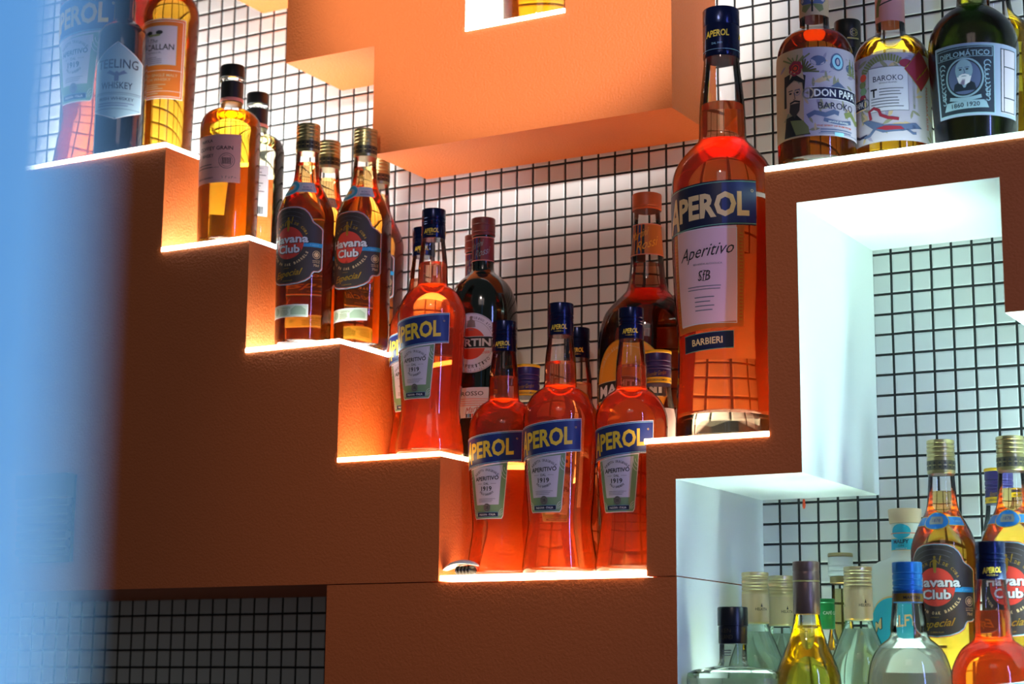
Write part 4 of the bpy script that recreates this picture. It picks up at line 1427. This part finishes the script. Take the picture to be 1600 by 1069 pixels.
p.text('ORIGINALE', .008, .0600, .030, .0050, 'white_paper', 3)
p.build('round_label', ma, 'round cyan label with a cream ring')
n = Label(rf, .016, step=.0025)
n.rect(-.050, .050, .1790, .1935, 'cream_ink', 0)
n.rect(-.050, .050, .1798, .1927, 'cyan_ink', 1)
n.text('MALFY', -.001, .1893, .0190, .0045, 'navy_dark', 2, .03)
n.text('GIN', -.001, .1845, .0070, .0022, 'navy_dark', 2)
n.text('ORIGINALE', -.001, .1812, .0140, .0016, 'white_paper', 2)
n.disc(-.001, .2010, .0120, .0085, 'cyan_ink', 1)
n.rect(-.050, .050, .1985, .1995, 'salmon_line', 2)
n.build('neck_label', ma, 'cyan neck label')
make_cap(ma, [(.2110, .0176), (.2120, .0182), (.2262, .0192), (.2272, .0190), (.2276, .0182)], 'cork', 'cork_stopper', 'pale round cork stopper')

BL = [(0.004, 0.0430), (0.012, 0.0445), (0.160, 0.0450), (0.1776, 0.0448), (0.1901, 0.0435), (0.2028, 0.0400), (0.2140, 0.0345), (0.2210, 0.0270), (0.2246, 0.0215), (0.2300, 0.0190), (0.2360, 0.0196), (0.2447, 0.0184), (0.2628, 0.0167), (0.275, 0.0162)]
bl, rf = make_bottle('blue_cap_bottle', 'round clear bottle with a bright blue cap in front of the white gin', (0.7995, -0.2090, ZS[9]), BL, .214, 'clear_spirit')
cp = make_cap(bl, ribbed(.2625, .3053, .0158, (.2760, .2800, .2860, .2930), .0007), 'blue_cap', 'screw_cap', 'bright blue screw cap')
t = Label(lambda z: .0158, .0158, step=.002, lift=.0001)
t.rect(-.0496, .0496, .2630, .2718, 'gold_foil', 0)
for j in range(3):
    t.text('MARTINI', .0158 * (.6 + j * 2 * PI / 3), .2674, .0190, .0034, 'navy_dark', 1, .02)
t.build('cap_lettering', cp)
p = Label(rf, .045, face=PI)
p.rect(-.050, .050, .060, .185, 'tan_paper', 0)
p.rect(-.040, .040, .110, .175, 'orange_label', 1)
p.build('back_label', bl)

# ------------------------------------------------------------------ small things
lr = root('small_lamp', 'small white oval lamp head with black ribbed underside on the lowest shelf', 'lamp', (0.2640, -0.2440, SEAM + .0072))
bm = bmesh.new()
bmesh.ops.create_uvsphere(bm, u_segments=24, v_segments=12, radius=1)
for v in bm.verts:
    z = v.co.z
    v.co = Vector((v.co.x * .0250, v.co.y * .0125, (z if z > 0 else z * .25) * .0050 + .0140 - .006 * (v.co.x - .25) ** 2))
obj('lamp_shell', bm, 'ceramic_white', lr, 50)
for k in range(5):
    bm = bmesh.new()
    bmesh.ops.create_uvsphere(bm, u_segments=14, v_segments=8, radius=1)
    for v in bm.verts:
        v.co = Vector((v.co.x * .0027 - .002 + k * .0046, v.co.y * .0095, v.co.z * .0056 + .0060))
    obj('black_rib', bm, 'black_plastic', lr, 50)
mat('vent_black', (8, 10, 14), 0.8, 0, 0.2)
vt = root('ribbed_vent', 'small dark ribbed vent on the brown wall at lower left, seen through the blue blur', 'vent', (-0.3800, YF - .0005, -0.4960))
obj('vent_box', box_bm(-.046, .046, -.006, .0, -.043, .0745), 'vent_black', vt)
obj('top_plate', box_bm(-.047, .0475, -.020, -.006, .0430, .0750), 'navy_black', vt)
for k in range(7):
    bm = bmesh.new()
    bmesh.ops.create_cone(bm, cap_ends=True, segments=16, radius1=.0052, radius2=.0052, depth=.090, matrix=Matrix.Translation((0, -.0105, .0375 - k * .0112)) @ Matrix.Rotation(PI / 2, 4, 'Y'))
    obj('slat', bm, 'navy_black', vt, 40)
pd = obj('paint_drip', lathe_bm([(-.0085, 0), (-.0075, .0014), (-.004, .0020), (0, .0016), (.003, .0014), (.004, 0)], 12), 'martini_red', None, 50, (0.6068, -0.0008, -0.4745))
pd['label'] = 'tiny red-orange paint drip on the niche tiles under the white soffit'
pd['category'] = 'paint drip'

# tall glowing blue column close to the lens at the left
POST = emit('blue_glow', (92, 158, 226), 0.88)
d = .149
edge = CAM + F * d + RIGHT * ((96 - 800) / 2915.58 * d)
pr = .028
c = edge - RIGHT * pr
po = obj('light_column', lathe_bm([(0, 0), (0, pr), (2.6, pr), (2.6, 0)], 48), 'blue_glow', None, 40, (c.x, c.y, -1.8))
po['label'] = 'tall glowing blue light column, out of focus along the left edge'
po['category'] = 'light column'
